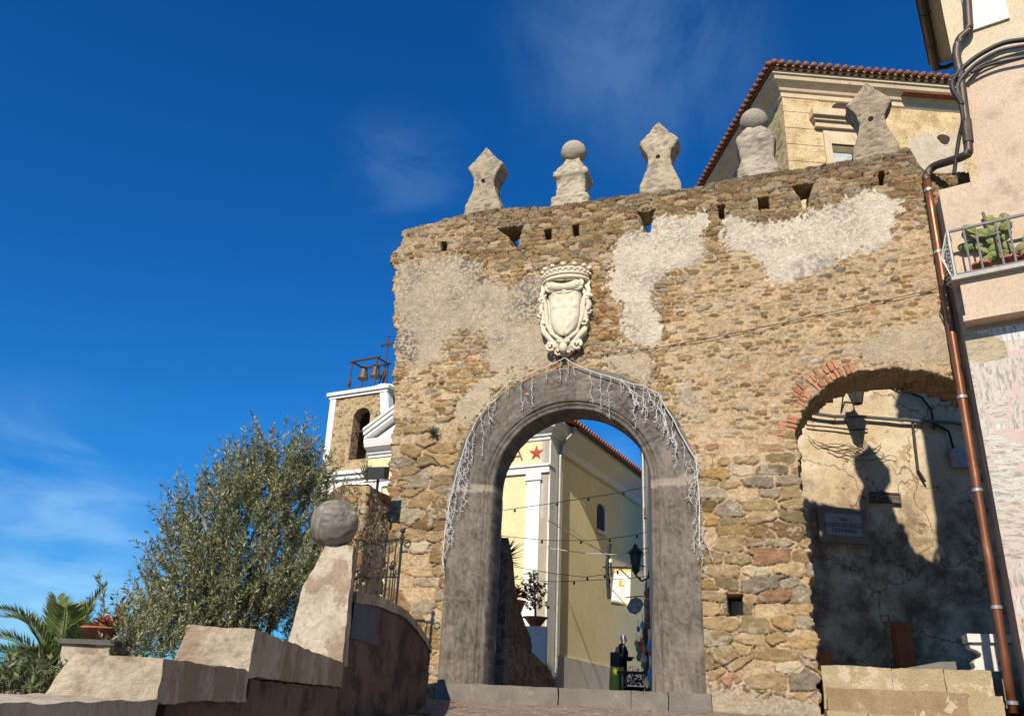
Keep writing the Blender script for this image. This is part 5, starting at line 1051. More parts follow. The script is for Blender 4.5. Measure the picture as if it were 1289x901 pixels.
def palm():
    r = random.Random(14); c = at(66, 866, 11.5); root = thing('palm_tree', 'small date palm with arching fronds at the left edge', 'palm', (c[0], c[1], .9))
    tr = MB(); tr.lathe((c[0], c[1], .0), [(.22, 0), (.2, .5), (.22, c[2]-.1), (.1, c[2]+.1)], 14); lin('trunk', tr.rough(.03, 7), rough_mat('palm_bark', (.16, .11, .07), (.1, .07, .045), None, 6, 30, .95, .8, .03), root)
    FR_ = [(-1.0, .2, .95, 1.5), (-.75, -.2, 1.35, 1.55), (-.45, -.3, 1.75, 1.6), (-1.1, -.4, .5, 1.3), (.05, .3, 2.2, 1.35), (.28, .1, 2.3, 1.65), (.62, .1, 1.75, 1.75), (.95, .2, 1.5, 1.5), (.9, -.4, .8, 1.2), (-.2, -.7, 1.2, 1.1), (-.8, .5, 1.4, 1.2), (-1.2, -.1, .3, 1.2), (.4, .7, 1.5, 1.3), (-.15, .5, 1.9, 1.3), (.3, -.8, .9, 1.1), (-.5, -.9, .7, 1.1), (-.6, .1, 1.6, 1.7), (-.9, -.1, 1.0, 1.7), (-1.1, .3, .7, 1.6), (.5, -.3, 1.3, 1.6), (.15, -.4, 1.7, 1.5), (-.3, .2, 2.0, 1.5), (.75, .3, 1.2, 1.7), (-1.2, -.3, .15, 1.4), (-.7, -.6, .6, 1.3), (.2, .4, 1.3, 1.4)]
    for dx, dy, dz, L in FR_:
        lm = MB(); d = np.array([dx, dy, dz], float); d /= np.linalg.norm(d); L *= .72; p = c.copy(); pts = [p.copy()]; N = 34; sag = .055 if dz < 2 else .03
        for i in range(N):
            d = d+np.array([dx*.012, dy*.012, -sag*(.3+i/N)]); d /= np.linalg.norm(d); p = p+d*L/N; pts.append(p.copy())
            if i > 3:
                s_ = np.cross(d, [0, 0, 1]); s_ /= np.linalg.norm(s_)+1e-9; n_ = np.cross(s_, d); ll = .30*math.sin(math.pi*min(1, .18+.78*i/N))**.7+.03
                for sg in (-1, 1):
                    for hh in (0, .5):
                        ld = s_*sg*.85+d*.75+n_*.35+np.array([r.gauss(0, .05), r.gauss(0, .05), r.gauss(0, .05)-.1]); b = r.uniform(.7, 1.3); cc = r.choice([(.17, .22, .06), (.13, .18, .05), (.22, .25, .08)])
                        leaf(lm, p+d*hh*L/N, ld, n_, ll*r.uniform(.9, 1.1), .014, tuple(x*b for x in cc))
        lm.tube(pts, [.016*(1-.75*i/N) for i in range(N+1)], 5, col=(.24, .25, .08)); lin('frond', lm, LM, root)
palm()
# flower pot on the small garden pillar
def potted(name, label, base, r0, r1, h, m, group=None):
    root = thing(name, label, 'flower pot', base, group); mb = MB(); mb.lathe(base, [(r0, 0), (r1*.95, h*.85), (r1*1.08, h*.86), (r1*1.08, h), (r1*.93, h), (r1*.9, h*.9), (.01, h*.88)], 18); lin('pot', mb, m, root, True); return root
TC = MATS['terracotta']; pc = at(122, 808, 8.3)
pl = tag(lin('garden_pillar', MB().box(Frame((pc[0], pc[1]), 90), -.19, .22, -.2, .2, -.5, pc[2]-.03, (6, 6, 20)).rough(.012, 6), MATS['old_plaster'] if 'old_plaster' in MATS else bpy.data.materials['old_plaster']), 'short plastered pillar with a slate cap behind the lowest coping block', 'pillar')
tag(lin('slate_cap', MB().box(Frame((pc[0], pc[1]), 90), -.22, .25, -.23, .23, pc[2]-.029, pc[2]+.012, (8, 8, 1)).rough(.008, 7), plain('slate', (.10, .09, .08), .8)), 'dark slate slab capping the short garden pillar', 'slab')
fp = potted('flower_pot', 'terracotta bowl of red flowers on the short garden pillar at left', (pc[0]+.01, pc[1], pc[2]+.013), .11, .15, .11, TC)
lm = MB()
for k in range(70):
    p = np.array([pc[0]+.06+r5.gauss(0, .06), pc[1]+r5.gauss(0, .06), pc[2]+.13+abs(r5.gauss(0, .05))]); leaf(lm, p, np.array([r5.gauss(0, 1), r5.gauss(0, 1), r5.random()]), np.array([0, 0, 1.]), .06, .022, r5.choice([(.50, .03, .03), (.42, .02, .03), (.08, .12, .04)]))
lin('flowers', lm, LM, fp)
# tuft growing in the wall
tp = G(*((lambda k: (k[0], .05, k[1]))(G.px(548, 547)))); lm, sm = MB(), MB(); tf = thing('wall_tuft', 'small grey green tuft growing out of the rubble left of the arch', 'plant', tp)
for k in range(26): d = np.array([G.n[0]*.8+r5.gauss(0, .5), G.n[1]*.8+r5.gauss(0, .5), r5.gauss(.25, .5)]); shoot(lm, sm, tp, d, r5.uniform(.08, .17), 24, .05, .006, [(.13, .15, .09), (.09, .12, .07), (.17, .18, .11)], r5, .1, .003)
lin('leaves', lm, LM, tf); lin('stems', sm, WM, tf)
wp = B_(.25, -.25, B_.px(1228, 232)[1]+.05); wf = shrub('wall_weed', 'scrap of weed on the notch above the drainpipe elbow', 'plant', np.array(wp), (.22, .12, .05), 18, r5, [(.15, .18, .06), (.22, .22, .08)], .05, .01, (.1, .2), float(wp[2])-.1)
# prickly pears and a euphorbia stem on the balcony
def cactus(a0, label, seed, n, hmax, low=False):
    r = random.Random(seed); root = thing('prickly_pear', label, 'cactus', B_(a0, .15, BZ+.03), 'prickly pears on the balcony')
    pot = MB(); pot.lathe(B_(a0, .12, BZ+.032), [(.10, 0), (.14, .20), (.15, .2), (.15, .24), (.12, .24), (.01, .2)], 14); lin('pot', pot, TC, root, True); pad = MB(); cur = [(B_(a0, .12, BZ+.26), 0.0)]
    cols = [(.20, .23, .07), (.15, .19, .06), (.25, .26, .09), (.17, .16, .07)]
    pads = 0
    while cur and pads < n*1.6:
        p, lean = cur.pop(0)
        for k in range(r.choice((1, 2, 2))):
            l = lean*.6+r.gauss(0, .5)+(.9*r.choice((-1, 1)) if low else 0); h = r.uniform(.15, .24); w = h*.36; ax = B_.t*math.sin(l)+np.array([0, 0, math.cos(l)]); yaw = r.gauss(0, .6); sd_ = B_.t*math.cos(yaw)*math.cos(l)+B_.n*math.sin(yaw)-np.array([0, 0, math.sin(l)*math.cos(yaw)]); nn = np.cross(sd_, ax); c = p+ax*h*.5
            if (c+ax*h*.5)[2] > BZ+hmax: continue
            V = []; S_, Rn = 12, 8
            for i in range(Rn+1):
                for j in range(S_): th = math.pi*i/Rn; ph = 2*math.pi*j/S_; V.append(c+ax*(-math.cos(th))*h*.5+sd_*math.sin(th)*math.cos(ph)*w+nn*math.sin(th)*math.sin(ph)*.03)
            b = r.uniform(.8, 1.2); cc = r.choice(cols)
            pad.add(V, [(i*S_+j, i*S_+(j+1) % S_, (i+1)*S_+(j+1) % S_, (i+1)*S_+j) for i in range(Rn) for j in range(S_)], tuple(x*b for x in cc)); pads += 1; cur.append((p+ax*h*.95+sd_*r.gauss(0, .03), l))
    if pad.v: lin('pads', pad, attr_mat('cactus_skin', 30, .3, .005, .6, .7), root, True)
cactus(AL+1.15, 'tallest prickly pear cactus on the balcony, reaching above the rail', 31, 22, 1.15); cactus(AL+.85, 'mid sized prickly pear cactus in the middle of the balcony', 8, 16, .85); cactus(AL+.45, 'low sprawling prickly pear cactus nearest the left end of the balcony', 12, 12, .5, True); cactus(AL+1.5, 'prickly pear cactus at the right edge of the frame on the balcony', 77, 18, 1.0)
es = B_.px(1240, 282, .12); eu = thing('column_cactus', 'single tall thin column cactus rising above the balcony rail', 'cactus', B_(es[0], .1, BZ+.03)); m = MB(); m.tube([B_(es[0]+.14, .1, BZ+.03), B_(es[0]+.10, .1, BZ+.5), B_(es[0], .1, B_.px(1240, 266, .12)[1])], [.05, .045, .025], 8, col=(.16, .13, .06)); lin('stem', m, MATS['cactus_skin'], eu)
# ================================================================== BETWEEN PIER AND GATE
def railing():
    q = 1.6; px = lambda x, y: G.px(x, y, q); iron = MATS['black_iron']; a0 = px(449, 690)[0]; a1, zt = px(506, 679); zb = px(506, 752)[1]-.1; zm = px(480, 726)[1]
    root = thing('iron_railing', 'black wrought iron railing panel with a curled end post beside the gate wall', 'railing', G((a0+a1)/2, q, zb))
    m = MB(); m.tube([G(a0, q, zt), G(a1, q, zt)], .022, 6); lin('top_rail', m, iron, root); m = MB(); m.tube([G(a0, q, zm), G(a1, q, zm)], .016, 6); lin('middle_rail', m, iron, root)
    m = MB(); m.tube([G(a1, q, zb), G(a1, q, zt+.10)], .026, 6); m.ball(G(a1, q, zt+.15), .045, 10, 8); m.ball(G(a1, q, zt+.03), .045, 8, 6); lin('end_post', m, iron, root)
    for k in range(7):
        a = a0+.02+(a1-a0)*k/7; m = MB(); m.tube([G(a, q, zb), G(a, q, zt)], .014, 5); lin('bar', m, iron, root)
    for k in range(9):
        a = a0+(a1-a0)*(.10+.84*k/8); m = MB(); m.tube([G(a, q+.02, zb), G(a, q+.02, zm+.12)], .012, 5); lin('bar', m, iron, root)
    m = MB()
    for (ca, cz, r0, d) in ((a1+.10, zt-.08, .085, 1), (a1-.12, zm+.22, .07, -1), (a0+.35, zm+.28, .11, 1), (a0+.55, zm+.30, .10, -1)): m.tube([G(ca+r0*(1-.7*t)*math.cos(d*(2.6-t*8)), q, cz+r0*(1-.7*t)*math.sin(d*(2.6-t*8))) for t in np.linspace(0, 1, 20)], .012, 5)
    m.ball(G(a1-.14, q, zm+.16), .05, 8, 6); lin('scroll', m, iron, root)
railing()
def stub():
    q1 = 1.0; px = lambda x, y: G.px(x, y, q1); a0 = px(400, 640)[0]; a1 = -3.72; zt = px(440, 609)[1]
    top = lambda a: zt-.25*max(0, (a0+.8-a))/.8+.06*math.sin(a*7); N, M = 90, 130; mb = MB(); V = []; 
    S = np.linspace(a0, a1, N+1); us = np.concatenate([S, np.full(41, a1)]); qs = np.concatenate([np.full(N+1, q1), np.linspace(q1, 0, 41)]); per = np.concatenate([S, a1+np.linspace(0, q1, 41)])
    zz = np.linspace(0, 1, M+1); A = np.tile(us, M+1); Q = np.tile(qs, M+1); Pp = np.tile(per, M+1); Zt = np.tile([top(a) for a in us], M+1); Z = .8+(Zt-.8)*np.repeat(zz, len(us))
    c, z = wallpaint(Pp*1.0-6.0, Z+1.0); br = np.clip((f2(Pp, Z*2.2, 3.0, 140)-.12)*8, 0, 1)*(Z > zt-1.6); c = c*(1-br)[:, None]+np.array([.36, .13, .07])*br[:, None]
    n = f2(Pp, Z, 3, 141); out = np.where(Q > q1-.001, 1, 0); Vx = G.many(A+(1-out)*(z+.05*n), Q+out*(z+.05*n), Z+.05*f2(Pp, Z, 2, 142)); w = len(us)
    F = [(j*w+i, j*w+i+1, (j+1)*w+i+1, (j+1)*w+i) for j in range(M) for i in range(w-1)]
    root = thing('broken_wall', 'broken stub of stone and red brick wall between the olive tree and the gate', 'wall', G((a0+a1)/2, .5, .8)); np_mesh('rubble_face', Vx, c, F, attr_mat('rubble'), root)
    mb = MB(); mb.grid(lambda u, v: G(a0+(a1-a0)*u, q1*(1-v), top(a0+(a1-a0)*u)+.02), 30, 8); mb.grid(lambda u, v: G(a0, q1*v, .8+(top(a0)-.8)*(1-u)), 6, 6); lin('wall_top', mb.rough(.03, 4), rough_mat('wall_core', (.34, .25, .15), (.26, .19, .12), (.34, .15, .08), 4, 30, .95, .8, .03), root)
    r = random.Random(6)
    # floodlight and tuft on top
    fx = G.px(476, 597, .8); fl = thing('floodlight', 'black floodlight standing on the broken wall below the church pediment', 'floodlight', G(fx[0], .8, fx[1]-.15)); m = MB()
    m.box8([[[G(fx[0]+sa*.17, .8+sq, fx[1]+sz*(.10 if sq > .8 else .12)+(.05 if sq < 0 else 0)) for sz in (-1, 1)] for sq in (-.12, .10)] for sa in (-1, 1)]); lin('housing', m, plain('black_metal', (.02, .02, .022), .45), fl); m = MB(); m.tube([G(fx[0], .78, fx[1]-.1), G(fx[0], .78, fx[1]-.35)], .03, 6); lin('stand', m, MATS['black_metal'], fl)
    tp = G(*((lambda k: (k[0], .75, k[1]))(G.px(462, 606, .75)))); root = thing('yucca_tuft', 'dark spiky tuft sprouting from the top of the broken wall', 'plant', tp); lm = MB()
    for k in range(34): d = np.array([r.gauss(-.1, .4), r.gauss(0, .4), r.uniform(.5, 1.2)]); leaf(lm, tp, d, np.array([r.gauss(0, 1), r.gauss(0, 1), .3]), r.uniform(.25, .45), .016, r.choice([(.05, .07, .03), (.08, .10, .04)]))
    lin('leaves', lm, LM, root)
    # half dry olive shoots in front
    for (x, y, lab, n) in ((468, 672, 'half dry olive shoots in front of the broken wall', 26), (458, 640, 'thin grey olive branches leaning over the ball pier', 14)):
        c = at(x, y, 11.8); root = thing('olive_shoots', lab, 'shrub', c-np.array([0, 0, .8])); lm, sm = MB(), MB()
        for k in range(n):
            p = c+np.array([r.gauss(-.05, .16), r.gauss(0, .16), r.gauss(-.25, .25)]); shoot(lm, sm, p, np.array([r.gauss(0, .5), r.gauss(0, .4), .8]), r.uniform(.3, .6), 26, .055, .009, [(.26, .23, .14), (.16, .16, .08), (.30, .27, .18), (.12, .13, .06)], r, .1, .006)
        lin('leaves', lm, LM, root); lin('stems', sm, WM, root)
    c = at(452, 705, 12.2); root = thing('berry_bush', 'dark bush with dull red leaves behind the iron railing', 'shrub', c-np.array([0, 0, .8])); lm, sm = MB(), MB()
    for k in range(22): p = c+np.array([r.gauss(-.05, .16), r.gauss(0, .15), r.uniform(-.45, .2)]); shoot(lm, sm, p, np.array([r.gauss(0, .6), r.gauss(0, .5), .6]), r.uniform(.2, .4), 24, .05, .013, [(.06, .07, .03), (.09, .09, .04), (.20, .05, .04), (.05, .05, .03), (.30, .28, .2)], r, .1, .005)
    lin('leaves', lm, LM, root); lin('stems', sm, WM, root)
stub()
# ================================================================== ICICLE LIGHTS
def icicles():
    r = random.Random(9); q = .15; white = rough_mat('white_wire', (.62, .61, .61), (.50, .49, .49), None, 8, 50, .45, 0); mb = MB()
    path = [(557, 705), (560, 668), (566, 630), (576, 590), (588, 552), (600, 528), (618, 502), (640, 481), (675, 466), (711, 450), (730, 461), (768, 474), (812, 486), (828, 494), (848, 528), (862, 555), (876, 577), (880, 620), (881, 660), (880, 690)]
    P = [np.array(G.px(x, y, q)) for x, y in path]; main = []
    for i in range(len(P)-1):
        for k in range(6): t = k/6; p = P[i]*(1-t)+P[i+1]*t; p = p+np.array([0, -.02*math.sin(math.pi*t)]); main.append(p)
    main.append(P[-1]); mb.tube([G(a, q, z) for a, z in main], .010, 5)
    acc = 0; nxt = 0
    def drop(a, z, L, sway=.03, qq=q):
        n = max(3, int(L/.055)); pts = [(a, z)]; x = a; d = r.choice((-1, 1))
        for k in range(n):
            x += d*r.uniform(.1, 1)*sway; d = -d if r.random() < .7 else d; pts.append((x, z-L*(k+1)/n)); 
            if r.random() < .5: e = r.choice((-1, 1)); mb.tube([G(x, qq, pts[-1][1]), G(x+e*r.uniform(.03, .07), qq+.02, pts[-1][1]-r.uniform(-.02, .05))], .006, 4)
        mb.tube([G(x_, qq+.012*r.random(), z_) for x_, z_ in pts], .0052, 4)
    for i in range(1, len(main)):
        acc += float(np.hypot(*(main[i]-main[i-1])))
        a, z = main[i]
        if acc > nxt:
            edge = (abs(a-AC) > 2.0); L = r.choice((.25, .45, .7, .85, .55)) if not edge else r.uniform(.3, .8)
            if edge:
                for k in range(1): drop(a+r.uniform(-.07, .10)*(1 if a < 0 else -1), z, L, .045)
            else: drop(a, z, L)
            nxt = acc+(.15 if edge else r.uniform(.13, .26))
    # tangled bundles: garland fallen along the right shoulder and left jamb
    for sx in range(5):
        x, y = 590-4*sx, 560+20*sx
        for k in range(1): a, z = G.px(x+r.uniform(-6, 5), y+r.uniform(-10, 10), q); drop(a, z, r.uniform(.4, .9), .05)
    for (x0, y0, x1, y1) in ((782, 478, 808, 498), (808, 498, 815, 515), (790, 485, 806, 512), (815, 492, 836, 520), (836, 520, 842, 548), (832, 498, 838, 540), (846, 545, 853, 560)):
        p0, p1 = np.array(G.px(x0, y0, q)), np.array(G.px(x1, y1, q)); pts = [p0*(1-t)+p1*t+np.array([r.gauss(0, .015), r.gauss(0, .015)-.05*math.sin(math.pi*t)]) for t in np.linspace(0, 1, 9)]; mb.tube([G(a, q+.01, z) for a, z in pts], .008, 4)
        for p in pts[1::2]: drop(p[0], p[1], r.uniform(.08, .2), .03)
    tag(lin('icicle_lights', mb, white), 'white icicle string lights draped along the rim of the dark stone arch', 'string lights')
icicles()
# ================================================================== THE LANE BEYOND THE ARCH
def lane():
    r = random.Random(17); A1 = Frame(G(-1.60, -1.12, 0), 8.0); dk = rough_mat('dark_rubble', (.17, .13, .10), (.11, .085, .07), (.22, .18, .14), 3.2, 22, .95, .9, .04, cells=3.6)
    zb = 1.7; hz = lambda fr, a, x, y: (a, float(EYE[2]+ray(x, y)[2]*math.hypot(*fr(a, 0, 0)[:2])))
    def stepped(fr, prof, a_end, wq):
        P = [(0, prof[0][1])]+prof+[(a_end, zb), (0, zb)]; return MB().prism(fr, P[::-1], -wq, 0)
    up = [hz(A1, a, x, y) for a, x, y in ((0, 628, 676), (.5, 632, 692), (.9, 642, 706), (1.5, 648, 742), (2.4, 653, 766), (3.6, 664, 786), (4.8, 671, 800), (5.3, 673, 812))]
    root = thing('lane_wall', 'dark shaded rubble stone wall stepping down just inside the archway on the left', 'wall', A1(2, -1, zb))
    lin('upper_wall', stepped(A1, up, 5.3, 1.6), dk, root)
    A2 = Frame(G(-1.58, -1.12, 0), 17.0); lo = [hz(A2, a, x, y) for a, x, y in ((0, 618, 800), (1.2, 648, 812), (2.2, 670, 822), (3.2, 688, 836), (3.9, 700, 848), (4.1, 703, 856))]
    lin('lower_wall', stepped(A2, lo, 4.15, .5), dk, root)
    # white garden wall by the church with pot
    wf = Frame(at(664, 800, 24.6), 100.0); a1, z1 = wf.px(688, 788); tag(lin('garden_wall', MB().box(wf, -1.0, a1, -.25, 0, 1.7, z1, (6, 2, 6)).rough(.01, 3), MATS['grey_white_stucco']), 'low pale plastered wall in front of the church corner, carrying a potted tree', 'wall')
    b = wf(wf.px(673, 787)[0], -.12, z1+.005); root = potted('tree_pot', 'terracotta bowl with a little tree hung with red baubles', b, .15, .34, .25, TC)
    lm, sm, rb = MB(), MB(), MB(); sm.tube([b+np.array([0, 0, .2]), b+np.array([-.03, 0, .8]), b+np.array([-.1, 0, 1.45])], [.035, .03, .015], 6, col=(.10, .07, .05))
    for k in range(60): t = r.random(); p = b+np.array([-.10*t+r.gauss(0, .15*(1.1-.6*t)), r.gauss(0, .15*(1.1-.6*t)), .45+1.0*t]); shoot(lm, sm, p, np.array([r.gauss(0, 1), r.gauss(0, 1), .5]), .16, 16, .075, .02, [(.13, .16, .06), (.09, .12, .045), (.18, .2, .09)], r, .2, .004)
    for k in range(9): rb.ball(b+np.array([r.gauss(0, .15), -.18, .4+.75*r.random()]), .045, 10, 8)
    lin('leaves', lm, LM, root); lin('stems', sm, WM, root); lin('baubles', rb, plain('red_bauble', (.5, .035, .02), .3), root)
    # yucca on the dark wall
    c = A1(.75, -.25, hz(A1, .75, 636, 704)[1]); root = thing('yucca', 'spiky dark yucca growing on top of the shaded lane wall', 'plant', c-np.array([0, 0, .3])); lm = MB()
    for k in range(70): d = np.array([r.gauss(.25, .6), r.gauss(0, .55), r.gauss(.45, .5)]); leaf(lm, c, d, np.array([r.gauss(0, .5), r.gauss(0, .5), 1.]), r.uniform(.4, .72), .022, r.choice([(.035, .05, .03), (.05, .07, .035), (.03, .04, .025)]))
    lin('leaves', lm, LM, root); m = MB(); m.tube([c-np.array([0, 0, .5]), c], [.1, .07], 8, col=(.1, .08, .06)); lin('trunk', m, WM, root)
    c = A1(2.6, -.12, hz(A1, 2.6, 656, 770)[1]+.2); root = potted('poinsettia_pot', 'terracotta pot of dark red poinsettia on the stepped lane wall', c-np.array([0, 0, .2]), .14, .22, .24, TC); lm = MB()
    for k in range(160): p = c+np.array([r.gauss(.1, .17), r.gauss(0, .16), .1+abs(r.gauss(0, .17))]); leaf(lm, p, np.array([r.gauss(0, 1), r.gauss(0, 1), r.gauss(.1, .4)]), np.array([0, 0, 1.]), .15, .045, r.choice([(.22, .012, .015), (.30, .02, .02), (.03, .045, .02), (.12, .01, .012)]))
    lin('leaves', lm, LM, root)
    w = at(690, 845, 24.5); root = thing('grass_tuft', 'green weed tuft at the foot of the church downpipe', 'plant', w); lm = MB()
    for k in range(50): leaf(lm, w+np.array([r.gauss(0, .08), r.gauss(0, .08), -.1]), np.array([r.gauss(0, .25), r.gauss(0, .25), 1]), np.array([1, 0, .2]), r.uniform(.25, .45), .014, r.choice([(.14, .18, .04), (.2, .22, .06)]))
    lin('leaves', lm, LM, root)
    # house on the right of the lane
    n0 = at(823, 700, 16.6); f0 = at(813.5, 700, 27.0); d = f0-n0; azs = math.degrees(math.atan2(d[0], d[1])); Ls = math.hypot(d[0], d[1]); SB = Frame(n0, azs+180)   # facing left: a runs back towards the gate
    zt = at(812, 562, 26)[2]
    root = thing('shop_house', 'narrow sliver of a pale old house on the right side of the lane', 'house', SB(-Ls/2, -2, 1.7)); wm = rough_mat('old_cream_wall', (.66, .60, .50), (.55, .48, .38), (.35, .28, .21), 1.4, 20, .92, .4, .01)
    lin('house_wall', MB().box(SB, -Ls, 0, -1.0, 0, 1.7, zt, (8, 2, 8)), wm, root)
    ev = MB(); ev.box(SB, -Ls-.1, 0, -1.05, .12, zt, zt+.10); lin('eave', ev, plain('brown_wood', (.12, .08, .055), .8), root); m = MB()
    for k in (0.3, 2.2): m.box(SB, -Ls+k, -Ls+k+.2, 0, .10, zt-.5, zt-.02); m.box(SB, -Ls+k, -Ls+k+.25, 0, .08, zt-2.6, zt-2.3)
    lin('corbel', m, MATS['brown_wood'], root)
    m = MB(); m.tube([SB(-Ls+1, .06, 1.8), SB(-Ls+1, .06, zt)], .05, 8); lin('downpipe', m, MATS['zinc'], root)
    # overhead festoon lights
    bulbm = plain('bulb_dark', (.03, .028, .025), .4); blk = plain('festoon_wire', (.10, .095, .085), .6)
    def festoon(pts, d0, d1, label, bulbs=(), rad=.009, mat=None, sag=0):
        n = len(pts); P = [at(x, y, d0+(d1-d0)*i/(n-1)) for i, (x, y) in enumerate(pts)]; root = thing('festoon_cable', label, 'cable', P[0]); pp = []
        for i in range(n-1):
            for k in range(8): t = k/8; pp.append(P[i]*(1-t)+P[i+1]*t-np.array([0, 0, sag*math.sin(math.pi*t)]))
        pp.append(P[-1]); lin('wire', MB().tube(pp, rad, 5), mat or blk, root)
        for b in bulbs:
            i = min(range(len(pp)), key=lambda k: abs(k/(len(pp)-1)-b)); m = MB(); m.lathe(pp[i]-np.array([0, 0, .16]), [(.01, .07), (.028, .085), (.032, .11), (.02, .135), (.016, .16)], 10); lin('bulb', m, bulbm, root)
    festoon([(634, 642), (690, 634), (735, 627), (780, 620), (821, 611)], 21, 22, 'highest string of festoon bulbs crossing the lane', (.06, .30, .53, .78), .009)
    festoon([(628, 674), (690, 680), (745, 680), (790, 675), (821, 668)], 21, 22, 'second string of festoon bulbs crossing the lane, below the window', (.22, .43, .63, .85), .008)
    festoon([(692, 690), (735, 696), (780, 698), (821, 688)], 26, 22, 'pale cable stretched from the church downpipe to the street lantern', (), .014, plain('pale_cable', (.50, .48, .42), .6))
    festoon([(640, 712), (700, 722), (735, 726), (770, 722), (800, 706), (821, 690)], 22, 22, 'third string of festoon bulbs sagging towards the street lantern', (.42, .55, .66), .008)
    festoon([(640, 728), (700, 732), (745, 730), (790, 728), (821, 724)], 21, 22, 'lowest string of festoon bulbs behind the banner', (.38, .62, .86), .008)
    festoon([(690, 655), (735, 682), (770, 700), (812, 713)], 26.5, 24, 'thick dark cable slanting down from the church corner to the lantern bracket', (), .018)
    festoon([(690, 655), (720, 666), (745, 686), (765, 700)], 26.5, 25, 'thin cable just above the thick slanting one', (), .009)
    # banner on an arm
    bf = Frame(at(783, 740, 25.0), 98.0); a0, zt_ = bf.px(773.5, 716); a1, _ = bf.px(794, 717); zb_ = bf.px(783, 761)[1]
    root = thing('banner', 'white and orange cloth banner with a drawing hanging over the lane', 'banner', bf(0, 0, zb_)); cl = MB(); C = []
    def bn(u, v): return bf(a0-.06*(1-v)*(1-u)*1.2+(a1-a0)*u-.04*(1-v), .04*math.sin(u*5+v*3)*(1-v), zb_+(zt_-zb_)*v-.03*math.sin(u*3.14)*(1-v))
    cl.grid(bn, 20, 40); 
    for j in range(41):
        for i in range(21):
            u, v = i/20, j/40; c = (.80, .76, .70)
            if v > .93 or v < .06: c = (.78, .50, .14)
            elif v > .86 or v < .10: c = (.80, .66, .42)
            elif .50 < v < .72 and .32 < u < .68 and (abs(u-.42) < .1 or v < .6): c = (.66, .36, .08)
            elif .20 < v < .24: c = (.80, .58, .28)
            elif v in (.35, .4, .45) and .35 < u < .75: c = (.45, .42, .40)
            C.append(c)
    cl.c = C; lin('cloth', cl, attr_mat('cloth', 80, .1, .003, .9, .85), root)
    m = MB(); m.tube([bf(a0-.35, 0, zt_+.05), bf(a1+.2, 0, zt_+.05)], .025, 6); m.tube([bf(a0-.16, -.02, zt_-.85), bf(a0-.22, -.02, zt_+.1), bf(a0-.14, -.02, zt_+.75)], .06, 6); lin('arm', m, MATS['bulb_dark'], root)
    txt = plain('banner_text', (.35, .22, .12), .9)
    # small camera above
    c = at(768.5, 706, 24.9); root = thing('security_camera', 'small white camera above the banner arm', 'camera', c); m = MB(); m.ball(c, .05, 12, 8, (1, 1, 1.4)); lin('housing', m, MATS['white_trim'], root); m = MB(); m.tube([c, c+np.array([.03, 0, -.45])], .03, 6); lin('mount', m, MATS['bulb_dark'], root)
    # shop sign
    sf = Frame(at(799, 762, 23.5), 97.0); root = thing('shop_sign', 'grey octagonal hanging shop sign with white script lettering', 'sign', sf(0, 0, sf.px(799, 774)[1])); pl_ = [sf.px(x, y) for x, y in ((789, 764), (793, 755), (800, 751), (807, 754), (810, 760), (806, 769), (800, 773), (792, 770))]; m = MB(); m.prism(sf, pl_, -.03, .0); lin('board', m, plain('sign_grey', (.33, .335, .34), .8), root)
    wt = plain('chalk_white', (.80, .80, .80), .8); z0 = sf.px(799, 762)[1]; text_on('lettering', 'Una Gustosa', sf, 0, .004, z0+.02, .15, wt, root, .62, .003, tilt=.13); text_on('lettering', 'Bio', sf, .02, .004, z0-.11, .15, wt, root, .8, .003, tilt=.13); m = MB(); m.tube([sf(-.25, -.02, sf.px(799, 751)[1]-.02), sf(.1, -.02, sf.px(799, 750)[1]), sf(.5, -.02, sf.px(799, 750)[1])], .015, 5); lin('hanger', m, MATS['bulb_dark'], root)
    # street lantern on a scrolled bracket
    c = at(800, 704, 22.4); root = thing('street_lantern', 'black street lantern on a bracket at the right side of the lane', 'street lamp', c-np.array([0, 0, .4])); ir = plain('lantern_iron', (.045, .045, .04), .5, .4); m = MB()
    for k in range(4): t = k*math.pi/2+.5; m.tube([c+np.array([.10*math.cos(t), .10*math.sin(t), -.27]), c+np.array([.18*math.cos(t), .18*math.sin(t), .16])], .014, 4)
    m.lathe(c, [(.11, -.30), (.12, -.26), (.05, -.36), (.01, -.42)][::-1], 8); m.lathe(c, [(.21, .15), (.22, .18), (.12, .28), (.07, .32), (.06, .38), (.01, .42)], 8); lin('lantern_frame', m, ir, root); m = MB(); m.lathe(c, [(.085, -.26), (.16, .155)], 4); lin('glass', m, MATS['lantern_glass'], root)
    m = MB(); e = at(820, 684, 21.5); m.tube([c+np.array([0, 0, -.4]), c+np.array([.15, 0, -.55]), c+np.array([.42, -.2, -.42]), e], .025, 6); m.tube([c+np.array([.3, -.1, -.5]), c+np.array([.40, -.2, .2]), e+np.array([0, 0, .2])], .02, 6); lin('bracket', m, ir, root)
    # pottery stall along the wall
    post = at(815, 862, 22.5); m = MB(); m.tube([np.array([post[0], post[1], 1.75]), np.array([post[0]-.04, post[1], at(813, 785, 22.5)[2]])], .07, 8); tag(lin('display_post', m.rough(.01, 8), plain('post_wood', (.18, .11, .075), .8)), 'brown wooden post hung with ceramics beside the arch jamb', 'post')
    pc = rough_mat('clay', (.46, .19, .11), (.36, .14, .08), None, 6, 30, .8, .2)
